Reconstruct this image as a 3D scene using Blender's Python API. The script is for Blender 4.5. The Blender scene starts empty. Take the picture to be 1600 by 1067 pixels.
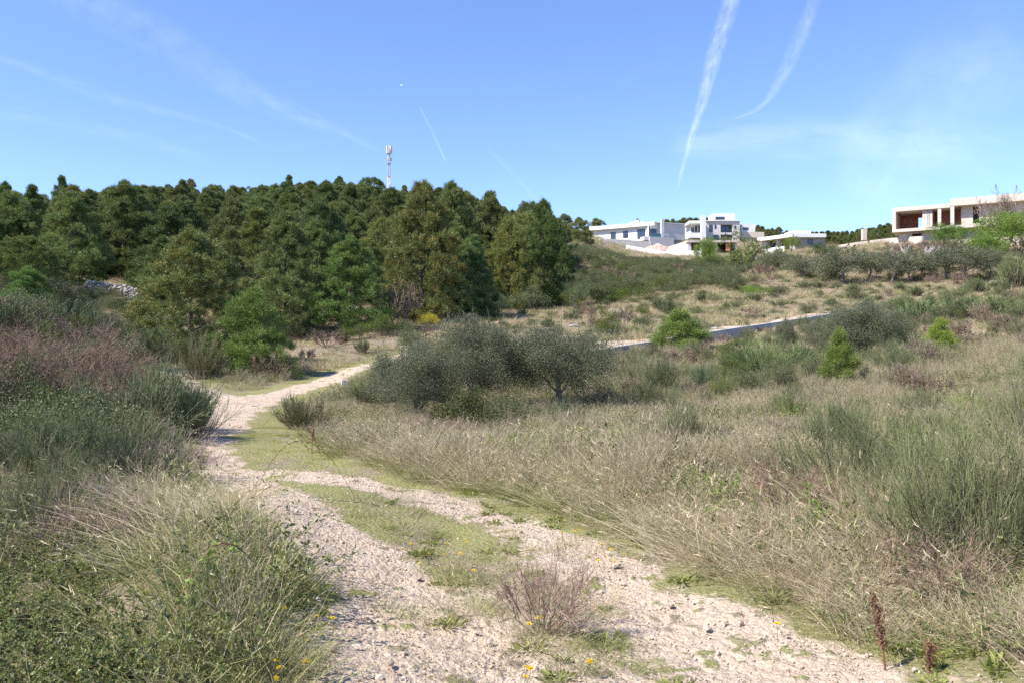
import bpy, math, random
import numpy as np
from mathutils import Vector, Matrix

rng = np.random.default_rng(11)
random.seed(11)
scene = bpy.context.scene
COL = scene.collection

# ------------------------------------------------------------------ camera, sky, sun, exposure
F = 1290.0; CX = 800.0; CY = 533.5; CAMZ = 1.65
cam_d = bpy.data.cameras.new("camera"); cam = bpy.data.objects.new("camera", cam_d); COL.objects.link(cam)
cam.location = (0, 0, CAMZ); cam.rotation_euler = (math.radians(90), 0, 0)
cam_d.sensor_width = 36.0; cam_d.lens = 36.0 * F / 1600.0
cam_d.clip_start = 0.05; cam_d.clip_end = 200000.0
scene.camera = cam

SUN_EL = math.radians(47); SUN_H = Vector((-0.90, -0.43, 0)).normalized()
SUN_DIR = Vector((SUN_H.x * math.cos(SUN_EL), SUN_H.y * math.cos(SUN_EL), math.sin(SUN_EL)))
world = bpy.data.worlds.new("World"); scene.world = world; world.use_nodes = True
wn = world.node_tree; wn.nodes.clear()
sky = wn.nodes.new("ShaderNodeTexSky"); sky.sky_type = 'NISHITA'; sky.sun_disc = False
sky.sun_elevation = SUN_EL; sky.sun_rotation = math.atan2(SUN_H.x, SUN_H.y)
sky.air_density = 1.0; sky.dust_density = 0.0; sky.ozone_density = 10.0; sky.altitude = 50
bg = wn.nodes.new("ShaderNodeBackground"); bg.inputs[1].default_value = 0.142
wo = wn.nodes.new("ShaderNodeOutputWorld")
tint = wn.nodes.new("ShaderNodeMix"); tint.data_type = 'RGBA'; tint.blend_type = 'MULTIPLY'; tint.inputs[0].default_value = 1.0; tint.inputs[7].default_value = (1.16, 0.985, 1.0, 1)
wn.links.new(sky.outputs[0], tint.inputs[6]); wn.links.new(tint.outputs[2], bg.inputs[0]); wn.links.new(bg.outputs[0], wo.inputs[0])
sun_d = bpy.data.lights.new("sun", 'SUN'); sun_d.energy = 4.9; sun_d.angle = math.radians(0.53); sun_d.color = (1.0, 0.95, 0.88)
sun = bpy.data.objects.new("sun", sun_d); COL.objects.link(sun)
sun.rotation_euler = SUN_DIR.to_track_quat('Z', 'Y').to_euler(); sun.location = (-20, -10, 40)
vs = scene.view_settings
vs.view_transform = 'Standard'; vs.look = 'None'; vs.exposure = 0.86; vs.gamma = 1.0; vs.use_curve_mapping = False
cy = scene.cycles
cy.use_denoising = False; cy.denoiser = 'OPENIMAGEDENOISE'; cy.denoising_input_passes = 'RGB_ALBEDO_NORMAL'
cy.max_bounces = 6; cy.diffuse_bounces = 3; cy.transmission_bounces = 4; cy.glossy_bounces = 2; cy.transparent_max_bounces = 8
cy.caustics_reflective = False; cy.caustics_refractive = False
cy.use_adaptive_sampling = True; cy.adaptive_threshold = 0.01

# ------------------------------------------------------------------ small helpers
def tag(o, label=None, cat=None, group=None, kind=None):
    if label: o['label'] = label
    if cat: o['category'] = cat
    if group: o['group'] = group
    if kind: o['kind'] = kind
    return o
def smooth(a, b, x):
    t = np.clip((np.asarray(x, float) - a) / (b - a), 0, 1); return t * t * (3 - 2 * t)
def norm(v):
    return v / np.maximum(np.linalg.norm(v, axis=-1, keepdims=True), 1e-9)
def _hash(i, j, s):
    n = (i * 374761393 + j * 668265263 + s * 1442695041) & 0xFFFFFFFF
    n = ((n ^ (n >> 13)) * 1274126177) & 0xFFFFFFFF
    return ((n ^ (n >> 16)) & 0xFFFF) / 65535.0
def vnoise(x, y, s=0):
    xi = np.floor(x).astype(np.int64); yi = np.floor(y).astype(np.int64)
    fx = x - xi; fy = y - yi; fx = fx * fx * (3 - 2 * fx); fy = fy * fy * (3 - 2 * fy)
    a = _hash(xi, yi, s); b = _hash(xi + 1, yi, s); c = _hash(xi, yi + 1, s); d = _hash(xi + 1, yi + 1, s)
    return (a + (b - a) * fx) * (1 - fy) + (c + (d - c) * fx) * fy
def fbm(x, y, s=0, octs=4, gain=0.5):
    t = 0; amp = 1; tot = 0
    for k in range(octs):
        t = t + amp * vnoise(x * 2 ** k + 17.3 * k, y * 2 ** k - 9.1 * k, s + k); tot += amp; amp *= gain
    return t / tot

class Geo:
    """collects triangles; every vertex carries a natural colour variation value"""
    def __init__(s): s.V = []; s.T = []; s.C = []; s.M = []; s.n = 0
    def add(s, V, T, tint=0.5, mat=0):
        V = np.asarray(V, float).reshape(-1, 3); T = np.asarray(T, np.int64).reshape(-1, 3)
        s.V.append(V); s.T.append(T + s.n); s.n += len(V)
        s.C.append(np.broadcast_to(np.asarray(tint, float), (len(V),)).copy())
        s.M.append(np.full(len(T), mat)); return s
    def quad(s, V, Q, tint=0.5, mat=0):
        Q = np.asarray(Q).reshape(-1, 4); s.add(V, np.concatenate([Q[:, [0, 1, 2]], Q[:, [0, 2, 3]]]), tint, mat)
    def rods(s, P, R, tint=0.5, mat=0, sides=3):
        P = np.asarray(P, float); N, K, _ = P.shape; R = np.broadcast_to(R, (N, K))
        d = norm(P[:, -1] - P[:, 0]); ref = np.where(np.abs(d[:, 2:3]) < 0.9, [[0, 0, 1.]], [[1., 0, 0]])
        u = norm(np.cross(d, ref)); v = np.cross(d, u)
        a = np.arange(sides) * 2 * math.pi / sides
        ring = (np.cos(a)[None, :, None] * u[:, None] + np.sin(a)[None, :, None] * v[:, None])
        V = P[:, :, None] + R[:, :, None, None] * ring[:, None]
        idx = np.arange(N * K * sides).reshape(N, K, sides)
        a0 = idx[:, :-1]; b0 = np.roll(a0, -1, 2); a1 = idx[:, 1:]; b1 = np.roll(a1, -1, 2)
        T = np.concatenate([np.stack([a0, b0, b1], -1).reshape(-1, 3), np.stack([a0, b1, a1], -1).reshape(-1, 3)])
        t = np.broadcast_to(np.asarray(tint, float).reshape(-1, 1, 1) if np.ndim(tint) else tint, (N, K, sides)).reshape(-1)
        s.add(V, T, t, mat)
    def blades(s, P, W, side, tint=0.5, mat=0):
        P = np.asarray(P, float); N, K, _ = P.shape; W = np.broadcast_to(W, (N, K))
        o = side[:, None] * W[:, :, None] / 2
        V = np.stack([P - o, P + o], 2); idx = np.arange(N * K * 2).reshape(N, K, 2)
        a = idx[:, :-1, 0]; b = idx[:, :-1, 1]; c = idx[:, 1:, 1]; d = idx[:, 1:, 0]
        T = np.concatenate([np.stack([a, b, c], -1).reshape(-1, 3), np.stack([a, c, d], -1).reshape(-1, 3)])
        t = np.broadcast_to(np.asarray(tint, float).reshape(-1, 1, 1) if np.ndim(tint) else tint, (N, K, 2)).reshape(-1)
        s.add(V, T, t, mat)
    def leaves(s, C, D, L, W, tint=0.5, mat=0, fold=0.15):
        """rhombic leaves, slightly folded: base, two sides, tip"""
        C = np.asarray(C, float); N = len(C); D = norm(D)
        r = norm(rng.normal(size=(N, 3))); U = norm(np.cross(D, r)); Nn = np.cross(D, U)
        L = np.broadcast_to(L, (N,))[:, None]; W = np.broadcast_to(W, (N,))[:, None]
        m = C + D * L * 0.45
        V = np.stack([C, m + U * W / 2 + Nn * W * fold, C + D * L, m - U * W / 2 + Nn * W * fold], 1)
        i = np.arange(N)[:, None] * 4
        T = np.concatenate([i + [[0, 1, 2]], i + [[0, 2, 3]]])
        t = np.repeat(np.broadcast_to(np.asarray(tint, float), (N,)), 4)
        s.add(V, T, t, mat)
    def spikes(s, C, D, L, W, tint=0.5, mat=0):
        """single thin triangles (needles, rods seen far off)"""
        C = np.asarray(C, float); N = len(C); D = norm(D)
        U = norm(np.cross(D, norm(rng.normal(size=(N, 3)))))
        L = np.broadcast_to(L, (N,))[:, None]; W = np.broadcast_to(W, (N,))[:, None]
        V = np.stack([C - U * W / 2, C + U * W / 2, C + D * L], 1)
        s.add(V, np.arange(N * 3).reshape(N, 3), np.repeat(np.broadcast_to(np.asarray(tint, float), (N,)), 3), mat)
    def box(s, x0, x1, y0, y1, z0, z1, mat=0, O=(0, 0, 0), ang=0.0, tint=0.5):
        V = np.array([[x, y, z] for z in (z0, z1) for y in (y0, y1) for x in (x0, x1)], float)
        c, sn = math.cos(ang), math.sin(ang)
        V = np.stack([V[:, 0] * c - V[:, 1] * sn, V[:, 0] * sn + V[:, 1] * c, V[:, 2]], 1) + np.array(O)
        s.quad(V, [[0, 2, 3, 1], [4, 5, 7, 6], [0, 1, 5, 4], [2, 6, 7, 3], [0, 4, 6, 2], [1, 3, 7, 5]], tint, mat)
    def mesh(s, name, mats, smooth_shade=False):
        V = np.concatenate(s.V).astype(np.float32); T = np.concatenate(s.T).astype(np.int32)
        C = np.concatenate(s.C).astype(np.float32); M = np.concatenate(s.M).astype(np.int32)
        me = bpy.data.meshes.new(name)
        me.vertices.add(len(V)); me.vertices.foreach_set("co", V.ravel())
        me.loops.add(len(T) * 3); me.loops.foreach_set("vertex_index", T.ravel())
        me.polygons.add(len(T)); me.polygons.foreach_set("loop_start", np.arange(0, len(T) * 3, 3, dtype=np.int32))
        me.polygons.foreach_set("material_index", M)
        if smooth_shade: me.polygons.foreach_set("use_smooth", np.ones(len(T), bool))
        else: me.polygons.foreach_set("use_smooth", np.zeros(len(T), bool))
        a = me.attributes.new("tint", 'FLOAT', 'POINT'); a.data.foreach_set("value", C)
        for m in (mats if isinstance(mats, (list, tuple)) else [mats]): me.materials.append(m)
        me.update(calc_edges=True); return me

def obj(name, me, parent=None, loc=(0, 0, 0), link=True):
    o = bpy.data.objects.new(name, me)
    if link: COL.objects.link(o)
    o.location = loc
    if parent is not None: o.parent = parent
    return o
def empty(name, loc=(0, 0, 0)):
    o = bpy.data.objects.new(name, None); COL.objects.link(o); o.location = loc; o.empty_display_size = 0.3; return o
def copy_tree(o, children):
    c = o.copy(); COL.objects.link(c); kids = []
    for ch in children:
        k = ch.copy(); COL.objects.link(k); k.parent = c; kids.append(k)
    return c, kids

# ------------------------------------------------------------------ materials
def nt(name):
    m = bpy.data.materials.new(name); m.use_nodes = True; t = m.node_tree; t.nodes.clear(); return m, t, t.nodes, t.links
def mixc(N, L, fac, a, b, mode='MIX'):
    n = N.new("ShaderNodeMix"); n.data_type = 'RGBA'; n.blend_type = mode
    for sock, val in ((n.inputs[0], fac), (n.inputs[6], a), (n.inputs[7], b)):
        if isinstance(val, (int, float)): sock.default_value = val
        elif isinstance(val, tuple): sock.default_value = (*val, 1) if len(val) == 3 else val
        else: L.new(val, sock)
    return n.outputs[2]
def math_n(N, L, op, a, b=None, c=None, clamp=False):
    n = N.new("ShaderNodeMath"); n.operation = op; n.use_clamp = clamp
    for i, v in enumerate((a, b, c)):
        if v is None: continue
        if isinstance(v, (int, float)): n.inputs[i].default_value = v
        else: L.new(v, n.inputs[i])
    return n.outputs[0]
def leaf_mat(name, a, b, trans=0.3, rough=0.6, spec=0.25, rnd=0.5, tcol=None, back=None, noise=0.0):
    m, t, N, L = nt(name)
    at = N.new("ShaderNodeAttribute"); at.attribute_name = "tint"
    oi = N.new("ShaderNodeObjectInfo")
    f = math_n(N, L, 'MULTIPLY_ADD', oi.outputs['Random'], rnd, math_n(N, L, 'SUBTRACT', at.outputs['Fac'], rnd / 2), clamp=True)
    col = mixc(N, L, f, a, b)
    col = mixc(N, L, 1.0, col, oi.outputs['Color'], 'MULTIPLY')
    if back is not None:
        g = N.new("ShaderNodeNewGeometry"); col = mixc(N, L, math_n(N, L, 'MULTIPLY', g.outputs['Backfacing'], 1.0), col, back)
    p = N.new("ShaderNodeBsdfPrincipled"); L.new(col, p.inputs['Base Color'])
    p.inputs['Roughness'].default_value = rough; p.inputs['Specular IOR Level'].default_value = spec
    tr = N.new("ShaderNodeBsdfTranslucent")
    L.new(mixc(N, L, 1.0, col, tcol or (1.0, 1.0, 0.7), 'MULTIPLY'), tr.inputs['Color'])
    mx = N.new("ShaderNodeMixShader"); mx.inputs[0].default_value = trans
    L.new(p.outputs[0], mx.inputs[1]); L.new(tr.outputs[0], mx.inputs[2])
    o = N.new("ShaderNodeOutputMaterial"); L.new(mx.outputs[0], o.inputs[0]); return m
def solid_mat(name, a, b, scale=3.0, rough=0.85, bump=0.3, spec=0.3, detail=6, bdist=0.02, coords='Object', streak=None):
    m, t, N, L = nt(name)
    tc = N.new("ShaderNodeTexCoord"); nz = N.new("ShaderNodeTexNoise"); nz.inputs['Scale'].default_value = scale; nz.inputs['Detail'].default_value = detail
    src = tc.outputs[coords]
    if streak:
        mp = N.new("ShaderNodeMapping"); mp.inputs['Scale'].default_value = streak; L.new(src, mp.inputs['Vector']); src = mp.outputs[0]
    L.new(src, nz.inputs['Vector'])
    cr = N.new("ShaderNodeValToRGB"); cr.color_ramp.elements[0].position = 0.3; cr.color_ramp.elements[1].position = 0.7
    cr.color_ramp.elements[0].color = (*a, 1); cr.color_ramp.elements[1].color = (*b, 1); L.new(nz.outputs['Fac'], cr.inputs[0])
    oi = N.new("ShaderNodeObjectInfo")
    col = mixc(N, L, 1.0, cr.outputs[0], oi.outputs['Color'], 'MULTIPLY')
    p = N.new("ShaderNodeBsdfPrincipled"); L.new(col, p.inputs['Base Color']); p.inputs['Roughness'].default_value = rough
    p.inputs['Specular IOR Level'].default_value = spec
    bm = N.new("ShaderNodeBump"); bm.inputs['Strength'].default_value = bump; bm.inputs['Distance'].default_value = bdist
    L.new(nz.outputs['Fac'], bm.inputs['Height']); L.new(bm.outputs[0], p.inputs['Normal'])
    o = N.new("ShaderNodeOutputMaterial"); L.new(p.outputs[0], o.inputs[0]); return m

M_needle = leaf_mat("pine_needles", (0.100, 0.122, 0.040), (0.272, 0.284, 0.094), trans=0.22, rough=0.5, spec=0.3, rnd=0.25)
M_rust = leaf_mat("pine_cones_rusty", (0.20, 0.13, 0.035), (0.32, 0.21, 0.06), trans=0.25, rnd=0.3)
M_bark = solid_mat("bark", (0.06, 0.045, 0.035), (0.15, 0.12, 0.095), 9, 0.9, 0.8, streak=(1, 1, 0.25))
M_bark_grey = solid_mat("grey_bark", (0.11, 0.095, 0.08), (0.24, 0.21, 0.18), 9, 0.9, 0.8, streak=(1, 1, 0.25))
M_olive = leaf_mat("olive_leaves", (0.095, 0.108, 0.055), (0.235, 0.24, 0.145), trans=0.2, rough=0.55, spec=0.2, rnd=0.2, back=(0.14, 0.155, 0.09))
M_maquis = leaf_mat("maquis_leaves", (0.085, 0.105, 0.045), (0.20, 0.215, 0.10), trans=0.25, rough=0.5, rnd=0.4)
M_lentisk = leaf_mat("lentisk_leaves", (0.055, 0.08, 0.018), (0.15, 0.18, 0.04), trans=0.25, rough=0.45, rnd=0.3)
M_bright = leaf_mat("spring_leaves", (0.14, 0.22, 0.04), (0.30, 0.40, 0.10), trans=0.4, rough=0.5, rnd=0.3)
M_broom = leaf_mat("broom_rods", (0.085, 0.100, 0.042), (0.225, 0.230, 0.12), trans=0.05, rough=0.6, spec=0.15, rnd=0.2)
M_straw = leaf_mat("straw", (0.38, 0.295, 0.165), (0.70, 0.59, 0.40), trans=0.25, rough=0.55, spec=0.3, rnd=0.4)
M_mixgrass = leaf_mat("half_green_grass", (0.13, 0.18, 0.045), (0.45, 0.42, 0.19), trans=0.3, rough=0.5, rnd=0.7)
M_green = leaf_mat("green_grass", (0.13, 0.165, 0.035), (0.33, 0.345, 0.10), trans=0.35, rough=0.5, rnd=0.5)
M_mauve = leaf_mat("dead_stems", (0.25, 0.20, 0.12), (0.51, 0.43, 0.275), trans=0.1, rough=0.7, rnd=0.5)
M_twig = leaf_mat("bare_twigs", (0.16, 0.115, 0.09), (0.34, 0.27, 0.215), trans=0.0, rough=0.7, rnd=0.3)
M_redleaf = leaf_mat("reddish_buds", (0.13, 0.065, 0.04), (0.27, 0.15, 0.09), trans=0.3, rnd=0.3)
M_palewood = leaf_mat("pale_branches", (0.42, 0.38, 0.34), (0.60, 0.55, 0.50), trans=0.0, rough=0.7, rnd=0.2)
M_bramble = leaf_mat("bramble_leaves", (0.09, 0.115, 0.035), (0.27, 0.30, 0.10), trans=0.35, rough=0.42, spec=0.4, rnd=0.3)
M_bramfresh = leaf_mat("fresh_bramble_leaves", (0.19, 0.29, 0.045), (0.36, 0.46, 0.12), trans=0.45, rough=0.45, spec=0.35, rnd=0.3)
M_cane = leaf_mat("bramble_canes", (0.16, 0.07, 0.045), (0.26, 0.17, 0.10), trans=0.0, rough=0.5, rnd=0.3)
M_yellow = leaf_mat("yellow_petals", (0.75, 0.52, 0.02), (0.85, 0.68, 0.04), trans=0.3, rnd=0.3)
M_gorse = leaf_mat("gorse_flowers", (0.42, 0.38, 0.04), (0.62, 0.52, 0.06), trans=0.3, rnd=0.3)

def stone_material(name, a, b, c):
    m, t, N, L = nt(name)
    at = N.new("ShaderNodeAttribute"); at.attribute_name = "tint"; oi = N.new("ShaderNodeObjectInfo")
    tc = N.new("ShaderNodeTexCoord"); nz = N.new("ShaderNodeTexNoise"); nz.inputs['Scale'].default_value = 14; nz.inputs['Detail'].default_value = 5
    L.new(tc.outputs['Object'], nz.inputs['Vector'])
    col = mixc(N, L, oi.outputs['Random'], a, b); col = mixc(N, L, math_n(N, L, 'MULTIPLY', at.outputs['Fac'], 0.5), col, c)
    col = mixc(N, L, 0.35, col, nz.outputs['Fac'], 'OVERLAY')
    p = N.new("ShaderNodeBsdfPrincipled"); L.new(col, p.inputs['Base Color']); p.inputs['Roughness'].default_value = 0.9
    p.inputs['Specular IOR Level'].default_value = 0.2
    bm = N.new("ShaderNodeBump"); bm.inputs['Strength'].default_value = 0.5; bm.inputs['Distance'].default_value = 0.01
    L.new(nz.outputs['Fac'], bm.inputs['Height']); L.new(bm.outputs[0], p.inputs['Normal'])
    o = N.new("ShaderNodeOutputMaterial"); L.new(p.outputs[0], o.inputs[0]); return m
M_stone = stone_material("limestone_gravel", (0.43, 0.32, 0.24), (0.60, 0.50, 0.40), (0.52, 0.43, 0.34))
M_rock = stone_material("grey_limestone", (0.27, 0.25, 0.23), (0.40, 0.37, 0.34), (0.20, 0.18, 0.17))

# ------------------------------------------------------------------ terrain
CP = [  # image column, image row of the ground, depth in metres
 (800,1067,4.0),(300,1040,4.2),(1300,1040,4.2),(550,860,6.5),(1000,860,6.5),(100,860,6.5),(1500,860,6.5),
 (430,740,10.3),(900,735,10.6),(1300,742,10.3),(50,735,10.3),(380,700,13.2),(700,690,13.6),(1100,690,14),(1500,680,14.5),
 (380,652,20),(650,655,21.5),(900,640,23),(1200,628,24),(1500,612,24),(430,618,29),(538,607,32),(400,595,37),(600,565,44),(640,550,52),
 (250,590,36),(150,630,20),(50,600,25),(50,660,15),(50,528,42),(50,482,66),(50,412,100),(250,520,62),(250,445,98),
 (1000,585,35),(1200,570,40),(1400,590,30),(1400,530,50),(1550,540,40),(1400,500,70),(1550,490,62),(1200,527,58),(1000,562,41),(900,585,33),
 (750,560,44),(850,552,44),(930,550,44),(1000,536,47),(1200,502,66),(1000,520,56),(1000,482,80),(1000,450,110),(1000,425,140),(1000,412,168),(1000,400,188),(1040,405,188),(1090,405,182),(950,388,194),(1130,400,184),
 (1200,475,82),(1200,450,100),(1200,420,130),(1200,407,160),(1400,470,84),(1400,450,92),(1400,434,100),(1400,402,115),(1560,448,90),(1560,428,98),(1560,395,112),
 (1300,396,150),(1400,384,126),(1350,387,135),(1325,391,146),(1440,383,119),(1600,385,118),(1500,380,122),(1240,391,178),(1200,394,180),(1130,388,205),(1030,382,208),(930,372,216),(920,385,175),(900,420,130),
 (1130,375,230),(900,362,190),(800,520,60),(800,484,85),(800,455,110),(650,500,71),(550,508,62),(450,560,50),(450,500,75),(300,560,47),
 (180,440,90)]
CPZ = [ # column, depth, ground height
 (0,125,15.5),(150,145,19.5),(300,200,30.5),(450,170,24),(500,240,38.5),(600,255,39.5),(608,320,45),(700,190,27.5),(650,120,13.5),(800,150,18.5),
 (880,140,16.5),(450,120,12.5),(250,140,18.5),(0,200,20),(150,260,30),(880,300,34),(1080,425,53),(1200,425,50),(1340,400,48),(1480,400,55),(1040,300,34),(1300,260,30),(1500,220,26),
 (0,500,40),(500,500,55),(1000,700,60),(1500,700,60),(400,3,0.05),(1200,3,0.0),(800,2,0),(800,1,0),(300,1500,40),(1300,1500,40)]
def _rt(px, d):
    th = np.arctan((np.asarray(px, float) - CX) / F); return th, np.asarray(d, float) / np.cos(th)
pts = [(px, d, CAMZ + (CY - py) / F * d) for px, py, d in CP] + [(px, d, z) for px, d, z in CPZ]
pts = np.array(pts); _th, _r = _rt(pts[:, 0], pts[:, 1])
TP = np.stack([_th * 1.9, np.log(_r)], 1); TZ = pts[:, 2]
def _phi(r2): return 0.5 * r2 * np.log(r2 + 1e-12)
n = len(TP); K = _phi(((TP[:, None] - TP[None]) ** 2).sum(-1)) + np.eye(n) * 0.0015
Pm = np.concatenate([np.ones((n, 1)), TP], 1)
A = np.block([[K, Pm], [Pm.T, np.zeros((3, 3))]]); SOL = np.linalg.solve(A, np.concatenate([TZ, np.zeros(3)]))
def tps(th, r):
    th = np.clip(th, -0.68, 0.68); q = np.stack([th.ravel() * 1.9, np.log(np.maximum(r.ravel(), 1.0))], 1)
    out = np.empty(len(q))
    for i in range(0, len(q), 40000):
        c = q[i:i + 40000]; out[i:i + 40000] = _phi(((c[:, None] - TP[None]) ** 2).sum(-1)) @ SOL[:-3] + SOL[-3] + c @ SOL[-2:]
    return out.reshape(r.shape)
WALL = np.array([[(px - CX) / F * d, d, CAMZ + (CY - py) / F * d] for px, py, d in
        [(905,551,36.5),(930,547.5,38),(1010,535,44),(1100,520,53),(1200,505.5,62),(1290,492,71),(1385,474,82)]])
def seg_dist(x, y, line):
    """distance to a polyline, signed side (+ = left of travel), interpolated parameter"""
    best = np.full(x.shape, 1e9); side = np.zeros(x.shape); par = np.zeros(x.shape)
    for i in range(len(line) - 1):
        ax, ay = line[i][:2]; bx, by = line[i + 1][:2]; dx, dy = bx - ax, by - ay; l2 = dx * dx + dy * dy
        t = np.clip(((x - ax) * dx + (y - ay) * dy) / l2, 0, 1)
        ex = x - ax - t * dx; ey = y - ay - t * dy; dd = np.hypot(ex, ey); cr = dx * ey - dy * ex
        m = dd < best; best = np.where(m, dd, best); side = np.where(m, np.sign(cr), side); par = np.where(m, i + t, par)
    return best, side, par
def ground0(x, y):
    x = np.asarray(x, float); y = np.asarray(y, float); shp = x.shape; x = x.ravel(); y = y.ravel()
    r = np.hypot(x, y) + 1e-6; th = np.arctan2(x, y)
    z = tps(th, r); w = smooth(0.75, 2.6, np.abs(th)); z = z * (1 - w) + (0.03 * np.minimum(r, 300)) * w
    z = z * smooth(0.3, 2.0, r)
    # the bank of long grass left of the track and the shoulder opposite
    z = z + 0.30 * np.exp(-(((x + 1.95) / 0.85) ** 2 + ((y - 6.0) / 2.2) ** 2)) + 0.10 * smooth(2.6, 4.5, x - 0.0 * y) * smooth(14, 5, y) * (y > 0)
    # level shelf behind the retaining wall, lower field before it
    near = (x > 2) & (x < 62) & (y > 30) & (y < 100)
    if near.any():
        xx = x[near]; yy = y[near]; d, s, p = seg_dist(xx, yy, WALL); top = np.interp(p, np.arange(len(WALL)), WALL[:, 2])
        zz = z[near]; inside = smooth(0.0, 0.4, p) * (1 - smooth(len(WALL) - 1.5, len(WALL) - 1.0, p))
        zb = zz + (top - 0.06 - zz) * (1 - smooth(2.5, 8, d)) * inside
        zf = zz + (top - 0.66 - zz) * (1 - smooth(0.5, 6, d)) * inside
        z[near] = np.where(s > 0, np.where(d < 0.35, zf + (zb - zf) * smooth(0.08, 0.35, d), zb), zf)
    return z.reshape(shp)
def hit(px, py, dmin=2.5, dmax=330):
    d = dmin * (dmax / dmin) ** np.linspace(0, 1, 1500); x = (px - CX) / F * d; zr = CAMZ + (CY - py) / F * d; z = ground0(x, d)
    k = np.argmax(z >= zr)
    if z[k] < zr[k]: k = len(d) - 1
    return np.array([x[k], d[k]])
def proj(x, y, z):
    return CX + F * x / np.maximum(y, .1), CY - F * (z - CAMZ) / np.maximum(y, .1)
def line(pxs): return np.array([hit(*p) for p in pxs])
LT = line([(700,1200),(665,1067),(640,1000),(600,930),(555,870),(505,822),(460,790),(420,766),(385,748),(350,738)])
RT = line([(1500,1200),(1330,1085),(1180,1025),(1060,970),(960,912),(870,857),(780,815),(700,790),(620,770),(540,752),(470,742),(410,738)])
CL = line([(1010,1190),(940,1067),(850,980),(780,920),(720,870),(640,820),(560,782),(480,757),(410,733),(378,700),(372,665),(385,640),(430,620)])
FT = line([(322,672),(335,655),(355,640),(400,625),(450,612),(500,597),(545,580),(585,566),(640,552)])
LK = line([(385,748),(352,725),(340,700),(330,680),(328,662)])
BR = line([(375,632),(330,622),(300,612),(275,598),(262,585),(262,575)])
ROAD = np.stack([WALL[:, 0] - 1.1, WALL[:, 1] + 1.0], 1)
def masks(x, y):
    shp = x.shape; x = x.ravel(); y = y.ravel()
    n1 = fbm(x * 1.6, y * 1.6, 3, 4); n2 = fbm(x * 5.0, y * 5.0, 5, 3); n3 = fbm(x * .35, y * .35, 9, 3); n4 = fbm(x * 14.0, y * 14.0, 15, 2)
    g = np.zeros(x.shape); corr = np.zeros(x.shape)
    nr = (y > 1) & (y < 60) & (np.abs(x) < 26)
    X = x[nr]; Y = y[nr]; N1 = n1[nr]; N2 = n2[nr]
    dl = seg_dist(X, Y, LT)[0]; dr = seg_dist(X, Y, RT)[0]; dc = seg_dist(X, Y, CL)[0]; dk = seg_dist(X, Y, LK)[0]; df = seg_dist(X, Y, FT)[0]; db = seg_dist(X, Y, BR)[0]
    wob = (N1 - .5) * .7 + (N2 - .5) * .5
    nearf = smooth(7.5, 3.5, Y)
    wl = .32 + .22 * nearf; wr = .30 + .24 * nearf
    gg = np.maximum.reduce([1 - smooth(wl - .25, wl + .25, dl + wob * .8), 1 - smooth(wr - .25, wr + .25, dr + wob * .8),
                            .95 * (1 - smooth(.35, 1.15, df + wob)), .9 * (1 - smooth(.4, 1.5, db + wob)), .85 * (1 - smooth(.10, .40, dk + wob * .6)),
                            (.2 + .45 * nearf) * (1 - smooth(.3, 1.0, dc + .35 + wob * 2.8))])
    g[nr] = gg * smooth(.28, .46, n4[nr] * .40 + N2 * .60)
    corr[nr] = np.maximum.reduce([1 - smooth(1.05, 1.5, dc + wob * .5), 1 - smooth(.55, .95, dr + wob * .4), 1 - smooth(.45, .75, dl + wob * .3),
                                  1 - smooth(1.2, 2.4, df + wob), 1 - smooth(1.0, 2.2, db + wob)])
    dw = (x > 2) & (x < 60) & (y > 33) & (y < 95)
    d2, s2, p2 = seg_dist(x[dw], y[dw], WALL)
    rd = (s2 > 0) * (1 - smooth(len(WALL) - 2.2, len(WALL) - 1.2, p2)) * (1 - smooth(.9, 1.8, d2 + (n1[dw] - .5) * 2.0)); rd2 = (s2 > 0) * (1 - smooth(len(WALL) - 2.2, len(WALL) - 1.2, p2)) * (1 - smooth(2.0, 4.0, d2 + (n1[dw] - .5) * 2.0)) * smooth(.5, .62, n3[dw]) * .8
    g[dw] = np.maximum(g[dw], np.maximum(rd * .9, rd2)); corr[dw] = np.maximum(corr[dw], rd)
    # bare pale patches up the slope
    far = (y > 40) & (x > -9)
    g = np.where(far, np.maximum(g, .75 * smooth(.66, .74, n3 * .5 + n1 * .5) * (y < 170)), g)
    green = np.clip(corr - g, 0, 1) * smooth(.25, .5, n1 * .6 + n2 * .4)
    green = np.maximum(green, .7 * smooth(.56, .68, n3) * (y > 40) * (y < 120))
    return g.reshape(shp), green.reshape(shp), corr.reshape(shp)
def ground(x, y):
    x = np.asarray(x, float); y = np.asarray(y, float)
    z = ground0(x, y)
    r = np.hypot(x, y)
    z = z + (fbm(x * .25, y * .25, 21, 3) - .5) * np.clip((r - 12) * .012, 0, .9) + (fbm(x * 1.3, y * 1.3, 22, 3) - .5) * .10
    return z
def gz(x, y): return float(ground(np.array([x]), np.array([y]))[0])

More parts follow.
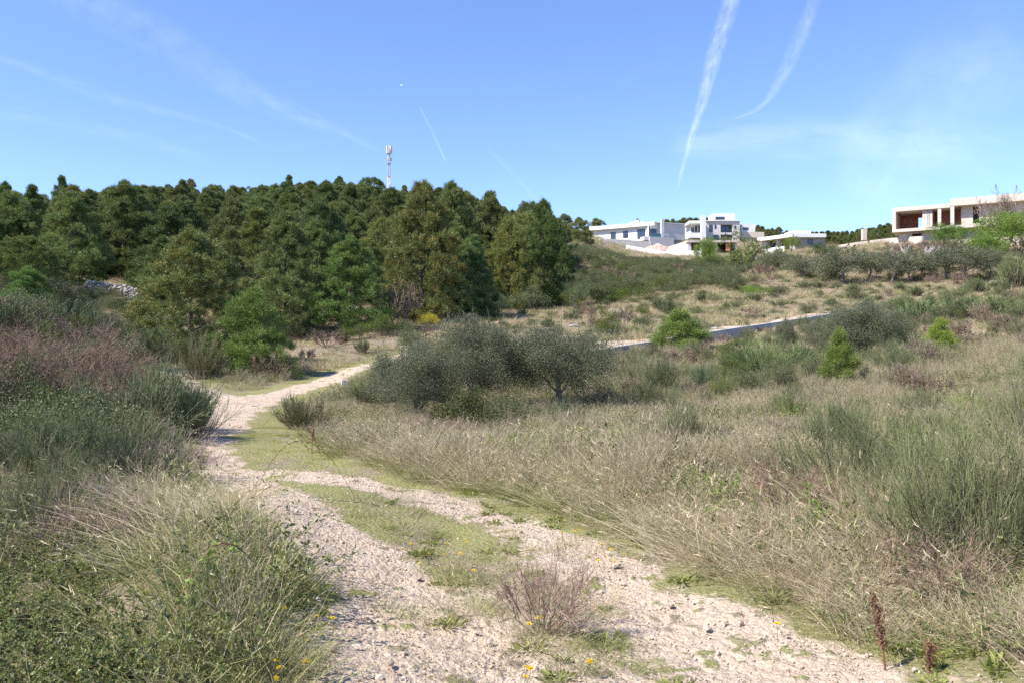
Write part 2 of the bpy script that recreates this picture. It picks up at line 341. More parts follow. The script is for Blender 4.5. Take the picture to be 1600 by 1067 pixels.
# polar sheet, fine in front of the viewer, reaching the horizon all round
ths = np.concatenate([np.linspace(-math.pi, -0.80, 40)[:-1], np.linspace(-0.80, 0.80, 640), np.linspace(0.80, math.pi, 40)[1:-1]])
rs = np.concatenate([[0.35, 0.8, 1.3, 1.8], 2.2 * (330 / 2.2) ** np.linspace(0, 1, 620), 330 * (6000 / 330) ** np.linspace(0, 1, 26)[1:]])
TH, RR = np.meshgrid(ths, rs); X = RR * np.sin(TH); Y = RR * np.cos(TH)
Z = ground(X, Y); G, GR, CR_ = masks(X, Y)
fine = smooth(26, 8, RR)
Z = Z - 0.014 * G * smooth(60, 10, RR) + fine * ((fbm(X * 9, Y * 9, 31, 3) - .5) * 0.020 * (0.4 + G) + (fbm(X * 34, Y * 34, 33, 2) - .5) * 0.009 * (0.4 + G))
NR, NT = X.shape; V = np.stack([X, Y, Z], -1).reshape(-1, 3); V = np.concatenate([V, [[0, 0, Z[0].mean()]]])
idx = np.arange(NR * NT).reshape(NR, NT); a = idx[:-1]; b = np.roll(a, -1, 1); d = idx[1:]; c = np.roll(d, -1, 1)
T = np.concatenate([np.stack([a, b, c], -1).reshape(-1, 3), np.stack([a, c, d], -1).reshape(-1, 3)])
T = T[:, ::-1]
fan = np.stack([idx[0], np.roll(idx[0], -1), np.full(NT, NR * NT)], -1)
T = np.concatenate([T, fan])
gg = Geo(); gg.add(V, T)

def ground_material():
    m, t, N, L = nt("ground_soil_gravel")
    ga = N.new("ShaderNodeAttribute"); ga.attribute_name = "gravel"; gra = N.new("ShaderNodeAttribute"); gra.attribute_name = "green"
    geo = N.new("ShaderNodeNewGeometry"); pos = geo.outputs['Position']
    def noise(sc, det=5, ro=.55):
        n = N.new("ShaderNodeTexNoise"); n.inputs['Scale'].default_value = sc; n.inputs['Detail'].default_value = det; n.inputs['Roughness'].default_value = ro
        L.new(pos, n.inputs['Vector']); return n.outputs['Fac']
    def ramp(f, *st):
        r = N.new("ShaderNodeValToRGB"); e = r.color_ramp.elements
        while len(e) < len(st): e.new(0.5)
        for el, (p, cc) in zip(e, st): el.position = p; el.color = (*cc, 1)
        L.new(f, r.inputs[0]); return r.outputs[0]
    def voro(sc, feat='F1'):
        v = N.new("ShaderNodeTexVoronoi"); v.feature = feat; v.inputs['Scale'].default_value = sc; L.new(pos, v.inputs['Vector']); return v
    v1 = voro(55); v2 = voro(24); v3 = voro(120)
    peb = ramp(v1.outputs['Color'], (0.0, (.36, .26, .175)), (.5, (.52, .41, .295)), (1.0, (.65, .55, .43)))
    peb2 = ramp(v2.outputs['Color'], (0.0, (.35, .255, .175)), (.6, (.51, .405, .30)), (1.0, (.63, .54, .43)))
    dust = ramp(noise(2.3), (.3, (.45, .33, .225)), (.7, (.58, .465, .345)))
    grav = mixc(N, L, .55, peb, peb2); grav = mixc(N, L, math_n(N, L, 'MULTIPLY', noise(7, 4), .9, clamp=True), grav, dust)
    soil = ramp(noise(6, 8, .7), (.25, (.12, .09, .06)), (.5, (.26, .20, .14)), (.75, (.40, .33, .24)))
    soil = mixc(N, L, math_n(N, L, 'MULTIPLY', noise(.7, 4), .8), soil, ramp(noise(3, 6), (.3, (.15, .13, .07)), (.7, (.30, .24, .18))))
    grn = ramp(noise(30, 4, .7), (.3, (.16, .155, .055)), (.7, (.32, .305, .12)))
    f1 = math_n(N, L, 'MULTIPLY_ADD', noise(18, 6, .7), .7, math_n(N, L, 'SUBTRACT', ga.outputs['Fac'], .35), clamp=True)
    f2 = math_n(N, L, 'MULTIPLY_ADD', noise(15, 6, .7), .8, math_n(N, L, 'SUBTRACT', gra.outputs['Fac'], .40), clamp=True)
    col = mixc(N, L, f2, soil, grn); col = mixc(N, L, ramp(f1, (.25, (0, 0, 0)), (.55, (1, 1, 1))), col, grav)
    p = N.new("ShaderNodeBsdfPrincipled"); L.new(col, p.inputs['Base Color']); p.inputs['Roughness'].default_value = .95; p.inputs['Specular IOR Level'].default_value = .15
    h = math_n(N, L, 'ADD', math_n(N, L, 'MULTIPLY', v1.outputs['Distance'], -.5), math_n(N, L, 'ADD', math_n(N, L, 'MULTIPLY', v2.outputs['Distance'], -1.0), noise(40, 8, .7)))
    bm = N.new("ShaderNodeBump"); bm.inputs['Strength'].default_value = .9; bm.inputs['Distance'].default_value = .018
    L.new(h, bm.inputs['Height']); L.new(bm.outputs[0], p.inputs['Normal'])
    o = N.new("ShaderNodeOutputMaterial"); L.new(p.outputs[0], o.inputs[0]); return m
gme = gg.mesh("ground", ground_material(), True)
for nm, arr in (("gravel", G), ("green", GR)):
    at = gme.attributes.new(nm, 'FLOAT', 'POINT'); at.data.foreach_set("value", np.concatenate([arr.ravel(), [0]]).astype(np.float32))
tag(obj("ground", gme), "stony slope with a rutted gravel track", kind="structure")

# ------------------------------------------------------------------ vegetation builders
def rand_dirs(n, zmin=-1., zmax=1.):
    z = rng.uniform(zmin, zmax, n); a = rng.uniform(0, 2 * math.pi, n); r = np.sqrt(1 - z * z)
    return np.stack([r * np.cos(a), r * np.sin(a), z], 1)
def bent(base, dirs, L, K=4, droop=0.3, wig=0.0, leanv=None):
    """polylines (N,K,3) starting at base along dirs and bending down / over"""
    N = len(base); t = np.linspace(0, 1, K)[None, :, None]; L = np.broadcast_to(L, (N,))[:, None, None]; droop = np.broadcast_to(droop, (N,))[:, None, None]
    P = base[:, None] + norm(dirs)[:, None] * L * t
    hor = norm(dirs * np.array([1, 1, 0.0]) + 1e-6)
    P = P + hor[:, None] * L * droop * t ** 2 * .8 + np.array([0, 0, -1.])[None, None] * L * droop * t ** 2 * .7
    if leanv is not None: P = P + np.asarray(leanv)[None, None] * L * t ** 1.6
    if wig: P[:, 1:] += rng.normal(size=(N, K - 1, 3)) * wig * L
    return P
def grass_tuft(n, h, r0, lean, width, droop, mat, K=4, heads=0, leanv=None, t0=(0, 1)):
    g = Geo(); a = rng.uniform(0, 2 * math.pi, n); rr = r0 * np.sqrt(rng.uniform(0, 1, n))
    base = np.stack([rr * np.cos(a), rr * np.sin(a), np.full(n, -.03)], 1)
    d = np.stack([np.cos(a) * lean * (.3 + rr / r0) + rng.normal(size=n) * lean * .4, np.sin(a) * lean * (.3 + rr / r0) + rng.normal(size=n) * lean * .4, np.ones(n)], 1)
    L = h * rng.uniform(.45, 1.05, n); P = bent(base, d, L, K, droop * rng.uniform(.4, 1.6, n), .012, leanv)
    sd = norm(np.cross(d, rng.normal(size=(n, 3)))); w = width * rng.uniform(.6, 1.2, n)[:, None] * np.linspace(1, .08, K)[None] ** .7
    g.blades(P, w, sd, rng.uniform(*t0, n))
    if heads:
        k = rng.choice(n, heads); tip = P[k, -1]; dd = norm(P[k, -1] - P[k, -2])
        for j in range(3): g.spikes(tip - dd * .02 * j, dd + rng.normal(size=(heads, 3)) * .25, .05, width * 1.8, rng.uniform(.4, 1, heads))
    return g
def twig_levels(base, dirs, L0, levels, kids, ratio, spread, up, R0, wig=.05):
    """branching bare wood: list of (P,R) per level and the tips"""
    out = []; P0 = base; D = norm(dirs); L = np.broadcast_to(L0, (len(base),)).copy(); R = R0
    for lv in range(levels):
        K = 4; P = bent(P0, D, L, K, 0.0, wig); P[:, :, 2] += 0
        out.append((P, R * np.linspace(1, .6, K)[None] * np.ones((len(P), 1))))
        if lv == levels - 1: return out, P[:, -1], norm(P[:, -1] - P[:, -2])
        k = kids[lv]; ii = np.repeat(np.arange(len(P)), k); t = rng.uniform(.45, 1.0, len(ii)); f = t * (K - 1); i0 = np.minimum(f.astype(int), K - 2); fr = (f - i0)[:, None]
        P0 = P[ii, i0] * (1 - fr) + P[ii, i0 + 1] * fr
        D = norm(D[ii] + rng.normal(size=(len(ii), 3)) * spread + np.array([0, 0, up])); L = L[ii] * ratio * rng.uniform(.7, 1.2, len(ii)); R = R * .55
def tree_wood(g, H, r, crook=.08, n_br=14, z0=.25, reach=.35, mat=0, rise=.5, up=None):
    K = 9; t = np.linspace(0, 1, K); P = np.stack([np.cumsum(rng.normal(size=K)) * crook * H / K, np.cumsum(rng.normal(size=K)) * crook * H / K, -.3 + t * (H + .3)], 1); P[0, :2] = 0
    g.rods(P[None], (r * (1 - .88 * t) + .01)[None], .5, mat, 8)
    ends = []
    for i in range(n_br):
        f = z0 + (1 - z0) * (i + rng.uniform()) / n_br * .95; a = i * 2.4 + rng.uniform(-.4, .4); zz = f * (K - 1); k = min(int(zz), K - 2)
        b = P[k] + (P[k + 1] - P[k]) * (zz - k); Lb = reach * H * (1.1 - f) ** .6
        dd = np.array([math.cos(a), math.sin(a), rise + .5 * f]); BP = bent(b[None], dd[None], Lb, 5, -.12, .03)
        g.rods(BP, (r * .38 * (1.15 - f) * np.linspace(1, .25, 5))[None], .5, mat, 5); ends.append(BP[0])
    return P, ends
def pine(seed, H=9.0, Rr=3.0, conic=.55, z0=.10, lobes=100, per=15, needles=30, rust=.0, nl=.19, nw=.034, ragged=1.0):
    lobes = int(lobes * 2.3); ragged *= 1.12
    global rng; keep = rng; rng = np.random.default_rng(seed)
    w = Geo(); P, ends = tree_wood(w, H * .93, .17 * H / 9, .05, 26, .10, .28, 0, .35)
    g = Geo()
    h = rng.uniform(0, 1, lobes) ** 1.25; h = z0 + (1 - z0) * h
    prof = np.where(h < .32, .80 + .20 * ((h - z0) / max(.32 - z0, .01)) ** .6, np.clip((1 - h) / .68, 0, 1) ** conic)
    az = rng.uniform(0, 2 * math.pi, lobes); big = 1 + .18 * np.sin(az * 2 + seed) + .13 * np.sin(az * 3 + seed * 2.1 + h * 5)
    rad = Rr * prof * big * np.where(rng.uniform(size=lobes) < .72, rng.uniform(.72, 1.08, lobes), rng.uniform(.15, .7, lobes))
    C = np.stack([rad * np.cos(az), rad * np.sin(az), h * H - .3], 1); C = np.concatenate([C, [[P[-1, 0], P[-1, 1], H * .93]], [[P[-1, 0] + .3, P[-1, 1], H * .88]]])
    lr = np.concatenate([1.12 - .5 * h, [.5, .5]]) * rng.uniform(.38, .78, len(C)) * (Rr / 3.0) ** .6 * ragged; nlb = len(C)
    # clumps on the upper and outer part of every spray
    ii = np.repeat(np.arange(nlb), per); out = norm(C * [1, 1, 0] + 1e-5) * .5 + [0, 0, .55]
    dd = norm(rand_dirs(len(ii), -.55, 1.) + out[ii]); q = C[ii] + dd * lr[ii][:, None] * rng.uniform(.35, 1.05, len(ii))[:, None] * [1.05, 1.05, 1.0]
    lt = rng.uniform(.1, .9, nlb)
    jj = np.repeat(np.arange(len(q)), needles); nd = norm(dd[jj] * .9 + rng.normal(size=(len(jj), 3)) * .62 + [0, 0, .35])
    base = q[jj] + rng.normal(size=(len(jj), 3)) * .085
    tint = np.clip(lt[ii][jj] * .5 + rng.uniform(0, .5, len(jj)), 0, 1)
    isr = (rng.uniform(size=len(q)) < rust * (rng.uniform(0, 2, nlb)[ii]))[jj] & (rng.uniform(size=len(jj)) < .6)
    g.spikes(base[~isr], nd[~isr], nl * rng.uniform(.6, 1.25, (~isr).sum()), nw * rng.uniform(.7, 1.3, (~isr).sum()), tint[~isr], 0)
    if isr.any(): g.spikes(base[isr], nd[isr], nl * .8, nw * 1.2, tint[isr], 1)
    rng = keep
    return w.mesh("pine_trunk", M_bark), g.mesh("pine_crown", [M_needle, M_rust])
def leafy(seed, H, Rr, mat, lobes=60, per=120, leaf=(.055, .014), z0=.15, flat=.8, shoots=0, trunk=True, tr=.10, bark=None, lobe=.22, low=False, extra=None, conic=.5, offs=(0, 0)):
    """broadleaf tree or shrub: a real stem with limbs and a crown of small leaves in uneven masses"""
    global rng; keep = rng; rng = np.random.default_rng(seed)
    w = Geo(); nst = 3 if low else 1
    for s in range(nst):
        w2 = Geo(); P, ends = tree_wood(w2, H * (.8 if not low else .75), tr * (1 if nst == 1 else .6), .25, 9, .22, .55, 0, .55)
        V = np.concatenate(w2.V) + ([0, 0, 0] if nst == 1 else [rng.uniform(-.25, .25) * Rr, rng.uniform(-.25, .25) * Rr, 0]); w.add(V, np.concatenate(w2.T), np.concatenate(w2.C))
    g = Geo(); d = rand_dirs(lobes, -.75 if not low else -.35, 1.); rr = rng.uniform(.55, .98, lobes); inner = rng.uniform(size=lobes) < .25; rr[inner] *= .5
    az = np.arctan2(d[:, 1], d[:, 0]); k = 1 + .16 * np.sin(2 * az + seed) + .12 * np.sin(3 * az + 1.7 * seed)
    hc = H * (.55 if not low else .38); hz = H * (1 - (.55 if not low else .38)) * .92
    C = np.stack([d[:, 0] * Rr * rr * k, d[:, 1] * Rr * rr * k, hc + d[:, 2] * np.where(d[:, 2] > 0, hz, hc * (1 - z0)) * rr], 1)
    lr = lobe * Rr * rng.uniform(.7, 1.3, lobes); lt = rng.uniform(.0, .5, lobes)
    ii = np.repeat(np.arange(lobes), per); dd = norm(rand_dirs(len(ii)) + [0, 0, .25]); q = C[ii] + dd * lr[ii][:, None] * rng.uniform(.3, 1.1, len(ii))[:, None] * [1.1, 1.1, .85]
    ld = norm(dd * .7 + rng.normal(size=(len(ii), 3)) * .8 + [0, 0, .3])
    g.leaves(q, ld, leaf[0] * rng.uniform(.6, 1.3, len(ii)), leaf[1] * rng.uniform(.7, 1.3, len(ii)), np.clip(lt[ii] + rng.uniform(0, .55, len(ii)), 0, 1))
    if shoots:
        top = np.argsort(-C[:, 2] + rng.uniform(0, .5 * H, lobes))[:shoots]; b = C[top] + [0, 0, 1] * lr[top][:, None] * .5
        SP = bent(b, norm(rng.normal(size=(shoots, 3)) * .3 + [0, 0, 1]), H * rng.uniform(.1, .24, shoots), 4, .05, .02)
        w.rods(SP, .006 * np.linspace(1, .5, 4)[None], .5)
        k2 = np.repeat(np.arange(shoots), 46); t = rng.uniform(0, 1, len(k2)) * 2.99; i0 = t.astype(int); f = (t - i0)[:, None]
        q = SP[k2, i0] * (1 - f) + SP[k2, i0 + 1] * f
        g.leaves(q, norm(rng.normal(size=(len(k2), 3)) * .7 + [0, 0, .7]), leaf[0], leaf[1], rng.uniform(.2, 1, len(k2)))
    rng = keep
    return w.mesh("wood", bark or M_bark_grey), g.mesh("crown", mat)
def broom(seed, H=1.3, Rr=.8, stems=34, twigs=16, rw=.0022, mat=None, dead=.12, upw=.45):
    """leafless green rods fanning from a woody base into a rounded, open bush"""
    global rng; keep = rng; rng = np.random.default_rng(seed)
    stems = int(stems * 1.6); w = Geo(); g = Geo(); a = rng.uniform(0, 2 * math.pi, stems); sp = np.sqrt(rng.uniform(0, 1, stems)); lump = 1 + .2 * np.sin(a * 3 + seed) + .12 * np.sin(a * 5 + seed * 2)
    tip = np.stack([np.cos(a) * sp * Rr * .92 * lump, np.sin(a) * sp * Rr * .92 * lump, H * .72 * np.sqrt(1 - .82 * sp ** 2) * rng.uniform(.55, 1.0, stems)], 1)
    base = tip * [.18, .18, 0] + rng.normal(size=(stems, 3)) * [.05, .05, 0] - [0, 0, .06]; d = tip - base; L = np.linalg.norm(d, axis=1)
    P = bent(base, d, L, 5, -.10, .02); w.rods(P, rw * 2.6 * np.linspace(1, .35, 5)[None], rng.uniform(0, .6, stems), 0, 4)
    ii = np.repeat(np.arange(stems), twigs); t = rng.uniform(.15, 1., len(ii)) * 3.99; i0 = t.astype(int); f = (t - i0)[:, None]; q = P[ii, i0] * (1 - f) + P[ii, i0 + 1] * f
    dd = norm(norm(d[ii]) * .75 + rng.normal(size=(len(ii), 3)) * .38 + [0, 0, upw]); L = H * rng.uniform(.10, .34, len(ii))
    Q = bent(q, dd, L, 3, -.03, .02); g.rods(Q, rw * np.linspace(1, .35, 3)[None] * np.ones((len(ii), 1)), rng.uniform(0, 1, len(ii)))
    jj = rng.choice(len(ii), len(ii) * 2); t = rng.uniform(.2, .95, len(jj)) * 1.99; i0 = t.astype(int); f = (t - i0)[:, None]; q2 = Q[jj, i0] * (1 - f) + Q[jj, i0 + 1] * f
    Q2 = bent(q2, norm(dd[jj] + rng.normal(size=(len(jj), 3)) * .38), L[jj] * rng.uniform(.35, .7, len(jj)), 3, -.03, .01)
    g.rods(Q2, rw * .8 * np.linspace(1, .35, 3)[None] * np.ones((len(jj), 1)), rng.uniform(0, 1, len(jj)))
    nd = int(stems * dead * 8); a = rng.uniform(0, 2 * math.pi, nd); r_ = np.sqrt(rng.uniform(0, 1, nd)) * Rr * .8
    w.rods(bent(np.stack([np.cos(a) * r_, np.sin(a) * r_, np.zeros(nd)], 1), np.stack([np.cos(a) * .6, np.sin(a) * .6, rng.uniform(.2, 1, nd)], 1), H * rng.uniform(.15, .4, nd), 4, .1, .04), rw * np.linspace(1, .4, 4)[None], rng.uniform(.4, 1, nd), 0)
    rng = keep
    return w.mesh("broom_stems", M_twig), g.mesh("broom_rods", mat or M_broom)
def bare_shrub(seed, H, Rr, mat=None, bud=None, stems=16, kids=(4, 4, 4), rw=.02, buds=0, fine=.0035, spread=.45, flatten=.7, budsz=(.025, .014)):
    global rng; keep = rng; rng = np.random.default_rng(seed)
    w = Geo(); a = rng.uniform(0, 2 * math.pi, stems); sp = rng.uniform(.2, 1, stems)
    d = np.stack([np.cos(a) * sp * Rr / H, np.sin(a) * sp * Rr / H, np.full(stems, flatten)], 1); base = d * [.08, .08, 0] * Rr - [0, 0, .06]
    lv, tips, td = twig_levels(base, d, H * .5 * (1 + sp * (Rr / H - 1) * .6), len(kids) + 1, kids, .62, spread, .16, rw)
    for P, R in lv: w.rods(P, np.maximum(R, fine * .6), rng.uniform(0, 1, len(P)))
    tw = w.mesh("twigs", mat or M_twig); lf = None
    if buds:
        P = lv[-1][0]; k = rng.choice(len(P), buds); t = rng.uniform(.2, 1, buds) * 2.99; i0 = t.astype(int); f = (t - i0)[:, None]; q = P[k, i0] * (1 - f) + P[k, i0 + 1] * f
        g = Geo(); g.leaves(q, rng.normal(size=(buds, 3)) + [0, 0, .5], budsz[0] * rng.uniform(.6, 1.3, buds), budsz[1], rng.uniform(0, 1, buds)); lf = g.mesh("leaf_buds", bud or M_redleaf)
    rng = keep
    return tw, lf
def compound(g, q, d, size, tint, mat=0):
    """three leaflets on a short stalk"""
    size = np.asarray(size)[:, None]; d = norm(d); s = norm(np.cross(d, [[0, 0, 1.]]) + 1e-4)
    for k, (sg, f, sc) in enumerate(((0, 1, 1.0), (1, .45, .85), (-1, .45, .85))):
        dd = norm(d * f + s * sg * .9 + rng.normal(size=d.shape) * .12); c = q + d * size * .25; L = size[:, 0] * sc; U = norm(np.cross(dd, [[0, 0, 1.]]) + rng.normal(size=d.shape) * .2); Nn = np.cross(dd, U)
        N = len(q); L = np.broadcast_to(L, (N,))[:, None]
        V = np.stack([c, c + dd * L * .3 + U * L * .30 + Nn * L * .07, c + dd * L * .65 + U * L * .26 + Nn * L * .05, c + dd * L - [0, 0, .08] * L, c + dd * L * .65 - U * L * .26 + Nn * L * .05, c + dd * L * .3 - U * L * .30 + Nn * L * .07], 1)
        i = np.arange(N)[:, None] * 6; T = np.concatenate([i + [[0, 1, 2]], i + [[0, 2, 3]], i + [[0, 3, 4]], i + [[0, 4, 5]]]); g.add(V, T, np.repeat(np.clip(tint + rng.normal(size=N) * .08, 0, 1), 6), mat)
def bramble(seed, H=.6, Rr=1.0, canes=12, leaves=22, size=.035, mat=None, cr=.0032, dirs=None, up=.7):
    global rng; keep = rng; rng = np.random.default_rng(seed)
    w = Geo(); g = Geo(); a = rng.uniform(0, 2 * math.pi, canes)
    if dirs is not None: a = rng.uniform(dirs[0], dirs[1], canes)
    d = np.stack([np.cos(a), np.sin(a), np.full(canes, up) * rng.uniform(.5, 1.6, canes)], 1); b0 = np.stack([rng.normal(size=canes) * .25 * Rr, rng.normal(size=canes) * .25 * Rr, np.full(canes, -.03)], 1)
    L = Rr * rng.uniform(.7, 1.5, canes); K = 8; P = bent(b0, d, L, K, .42 * rng.uniform(.6, 1.4, canes), .012); P[:, :, 2] = np.maximum(P[:, :, 2], .02 + rng.uniform(0, .1, (canes, 1))) * H / .6
    w.rods(P, cr * np.linspace(1, .4, K)[None], rng.uniform(0, 1, canes), 0, 5)
    sub = np.repeat(np.arange(canes), 4); t = rng.uniform(.25, .95, len(sub)) * (K - 1.01); i0 = t.astype(int); f = (t - i0)[:, None]; q = P[sub, i0] * (1 - f) + P[sub, i0 + 1] * f
    S = bent(q, rng.normal(size=(len(sub), 3)) * [1, 1, .5] + [0, 0, .7], Rr * rng.uniform(.12, .35, len(sub)), K, .2, .02); w.rods(S, cr * .55 * np.linspace(1, .5, K)[None], rng.uniform(0, 1, len(sub)))
    A = np.concatenate([P, S]); k = np.repeat(np.arange(len(A)), leaves); t = rng.uniform(.08, 1, len(k)) * (K - 1.01); i0 = t.astype(int); f = (t - i0)[:, None]; q = A[k, i0] * (1 - f) + A[k, i0 + 1] * f
    compound(g, q, rng.normal(size=(len(k), 3)) * [1, 1, .45] + [0, 0, .3], size * rng.uniform(.5, 1.25, len(k)), rng.uniform(0, 1, len(k)))
    rng = keep
    return w.mesh("canes", M_cane), g.mesh("leaves", mat or M_bramble)
def rock(seed, sub=2, rough=.25, flat=.7):
    import bmesh
    r = np.random.default_rng(seed); bm = bmesh.new(); bmesh.ops.create_icosphere(bm, subdivisions=sub, radius=1)
    V = np.array([v.co[:] for v in bm.verts]); T = np.array([[v.index for v in f.verts] for f in bm.faces]); bm.free()
    for k in range(7):   # chip flat faces off it
        nn = r.normal(size=3); nn /= np.linalg.norm(nn); c = r.uniform(.55, .85); s = V @ nn; V = V - np.maximum(s - c, 0)[:, None] * nn
    V = V * [1, r.uniform(.6, .95), flat * r.uniform(.7, 1.1)] + r.normal(size=V.shape) * .03 * rough * 4
    g = Geo(); g.add(V, T, r.uniform(0, 1)); return g

# ------------------------------------------------------------------ scattering of what nobody could count
def scatter(name, label, protos, P, rot, scl, idx, zsc=None):
    cname = name + "_sources"; c = bpy.data.collections.new(cname)
    for i, me in enumerate(protos):
        o = bpy.data.objects.new("%s_source_%02d" % (name, i), me); c.objects.link(o)
    me = bpy.data.meshes.new(name); N = len(P); me.vertices.add(N); me.vertices.foreach_set("co", np.asarray(P, np.float32).ravel())
    def fa(nm, typ, arr, key):
        a = me.attributes.new(nm, typ, 'POINT'); a.data.foreach_set(key, np.ascontiguousarray(arr).ravel())
    fa("rot", 'FLOAT_VECTOR', np.asarray(rot, np.float32), "vector"); s3 = np.stack([scl, scl, scl * (zsc if zsc is not None else 1)], 1)
    fa("scl", 'FLOAT_VECTOR', s3.astype(np.float32), "vector"); fa("pick", 'INT', np.asarray(idx, np.int32), "value")
    o = bpy.data.objects.new(name, me); COL.objects.link(o)
    ng = bpy.data.node_groups.new(name, 'GeometryNodeTree')
    ng.interface.new_socket("Geometry", in_out='INPUT', socket_type='NodeSocketGeometry'); ng.interface.new_socket("Geometry", in_out='OUTPUT', socket_type='NodeSocketGeometry')
    N_ = ng.nodes; L = ng.links; gi = N_.new("NodeGroupInput"); go = N_.new("NodeGroupOutput"); ip = N_.new("GeometryNodeInstanceOnPoints"); ci = N_.new("GeometryNodeCollectionInfo")
    ci.inputs[0].default_value = c; ci.inputs[1].default_value = True; ci.inputs[2].default_value = True
    def na(nm, typ):
        a = N_.new("GeometryNodeInputNamedAttribute"); a.data_type = typ; a.inputs[0].default_value = nm; return a.outputs[0]
    L.new(gi.outputs[0], ip.inputs['Points']); L.new(ci.outputs[0], ip.inputs['Instance']); ip.inputs['Pick Instance'].default_value = True
    L.new(na("pick", 'INT'), ip.inputs['Instance Index']); L.new(na("rot", 'FLOAT_VECTOR'), ip.inputs['Rotation']); L.new(na("scl", 'FLOAT_VECTOR'), ip.inputs['Scale'])
    L.new(ip.outputs[0], go.inputs[0]); md = o.modifiers.new("scatter", 'NODES'); md.node_group = ng
    tag(o, label, kind="stuff"); return o
def wedge(n, d0, d1, half=.68):
    d = np.sqrt(rng.uniform(d0 ** 2, d1 ** 2, n)); return d * rng.uniform(-half, half, n), d
def spread(n, d0, d1, wfun, half=.68):
    """n random candidates between two depths kept with probability wfun"""
    x, y = wedge(n, d0, d1, half); z = ground(x, y); px, py = proj(x, y, z); g, gr, co = masks(x, y)
    w = wfun(x, y, px, py, g, gr, co); k = rng.uniform(size=n) < w
    return x[k], y[k], z[k]
def blob(px, py, items):
    w = np.zeros(px.shape)
    for cx, cy, sx, sy, am in items: w = np.maximum(w, am * np.exp(-.5 * (((px - cx) / sx) ** 2 + ((py - cy) / sy) ** 2)))
    return w
def rots(n, tilt=.12): return np.stack([rng.normal(size=n) * tilt, rng.normal(size=n) * tilt, rng.uniform(0, 2 * math.pi, n)], 1)

# ------------------------------------------------------------------ high thin trails in the sky
def trail_material():
    m, t, N, L = nt("ice_trail")
    a = N.new("ShaderNodeAttribute"); a.attribute_name = "ruv"; am = N.new("ShaderNodeAttribute"); am.attribute_name = "amount"
    sp = N.new("ShaderNodeSeparateXYZ"); L.new(a.outputs['Vector'], sp.inputs[0])
    prof = math_n(N, L, 'POWER', math_n(N, L, 'SUBTRACT', 1.0, math_n(N, L, 'MULTIPLY', sp.outputs[1], sp.outputs[1]), clamp=True), 1.4)
    nz = N.new("ShaderNodeTexNoise"); nz.inputs['Scale'].default_value = 1; nz.inputs['Detail'].default_value = 7; nz.inputs['Roughness'].default_value = .6
    mp = N.new("ShaderNodeMapping"); mp.inputs['Scale'].default_value = (1.0, 1.4, 1); L.new(a.outputs['Vector'], mp.inputs[0]); L.new(mp.outputs[0], nz.inputs['Vector'])
    mr = N.new("ShaderNodeMapRange"); mr.inputs[1].default_value = .30; mr.inputs[2].default_value = .68; L.new(nz.outputs['Fac'], mr.inputs[0])
    al = math_n(N, L, 'MULTIPLY', math_n(N, L, 'MULTIPLY', prof, mr.outputs[0]), am.outputs['Fac'], clamp=True)
    tr = N.new("ShaderNodeBsdfTranslucent"); tr.inputs[0].default_value = (.95, .95, .95, 1)
    df = N.new("ShaderNodeBsdfDiffuse"); df.inputs[0].default_value = (.9, .9, .9, 1); mm = N.new("ShaderNodeMixShader"); mm.inputs[0].default_value = .75
    L.new(df.outputs[0], mm.inputs[1]); L.new(tr.outputs[0], mm.inputs[2])
    tp = N.new("ShaderNodeBsdfTransparent"); mx = N.new("ShaderNodeMixShader"); L.new(al, mx.inputs[0]); L.new(tp.outputs[0], mx.inputs[1]); L.new(mm.outputs[0], mx.inputs[2])
    o = N.new("ShaderNodeOutputMaterial"); L.new(mx.outputs[0], o.inputs[0]); return m
M_trail = trail_material()
def trail(name, label, pts, amount, alt=8000., seed=0, fs=1.0, kind=None):
    p = np.array(pts, float); K = 48; s = np.linspace(0, len(p) - 1, K); q = np.stack([np.interp(s, np.arange(len(p)), p[:, k]) for k in range(3)], 1)
    for _ in range(4): q[1:-1] = (q[:-2] + 2 * q[1:-1] + q[2:]) / 4
    t = np.gradient(q[:, :2], axis=0); t /= np.linalg.norm(t, axis=1)[:, None]; nrm = np.stack([-t[:, 1], t[:, 0]], 1)
    arc = np.concatenate([[0], np.cumsum(np.linalg.norm(np.diff(q[:, :2], axis=0), axis=1))]); J = 9; V = []; UV = []; AM = []
    for j in range(J):
        v = -1 + 2 * j / (J - 1); pp = q[:, :2] + nrm * v * q[:, 2:3] / 2; dz = (CY - pp[:, 1]) / F; d = (alt - CAMZ) / dz
        V.append(np.stack([(pp[:, 0] - CX) / F * d, d, np.full(K, alt) + (1 - v * v) * 12], 1)); UV.append(np.stack([arc / 26 * fs + seed * 31, np.full(K, v), np.full(K, seed * 3.3)], 1))
        AM.append(amount * smooth(0, .12, np.linspace(0, 1, K)) * smooth(1, .8, np.linspace(0, 1, K)) if kind else amount * smooth(1.0, .9, np.linspace(0, 1, K)) * smooth(-.01, .04, np.linspace(0, 1, K)))
    V = np.stack(V, 1); UV = np.stack(UV, 1); AM = np.stack(AM, 1); i = np.arange(K * J).reshape(K, J); a = i[:-1, :-1]; b = i[1:, :-1]; c = i[1:, 1:]; dd = i[:-1, 1:]
    g = Geo(); g.add(V.reshape(-1, 3), np.concatenate([np.stack([a, b, c], -1).reshape(-1, 3), np.stack([a, c, dd], -1).reshape(-1, 3)]))
    me = g.mesh(name, M_trail, True); x = me.attributes.new("ruv", 'FLOAT_VECTOR', 'POINT'); x.data.foreach_set("vector", UV.astype(np.float32).ravel())
    x = me.attributes.new("amount", 'FLOAT', 'POINT'); x.data.foreach_set("value", AM.astype(np.float32).ravel())
    o = obj(name, me); tag(o, label, None if kind else "contrail", kind=kind)
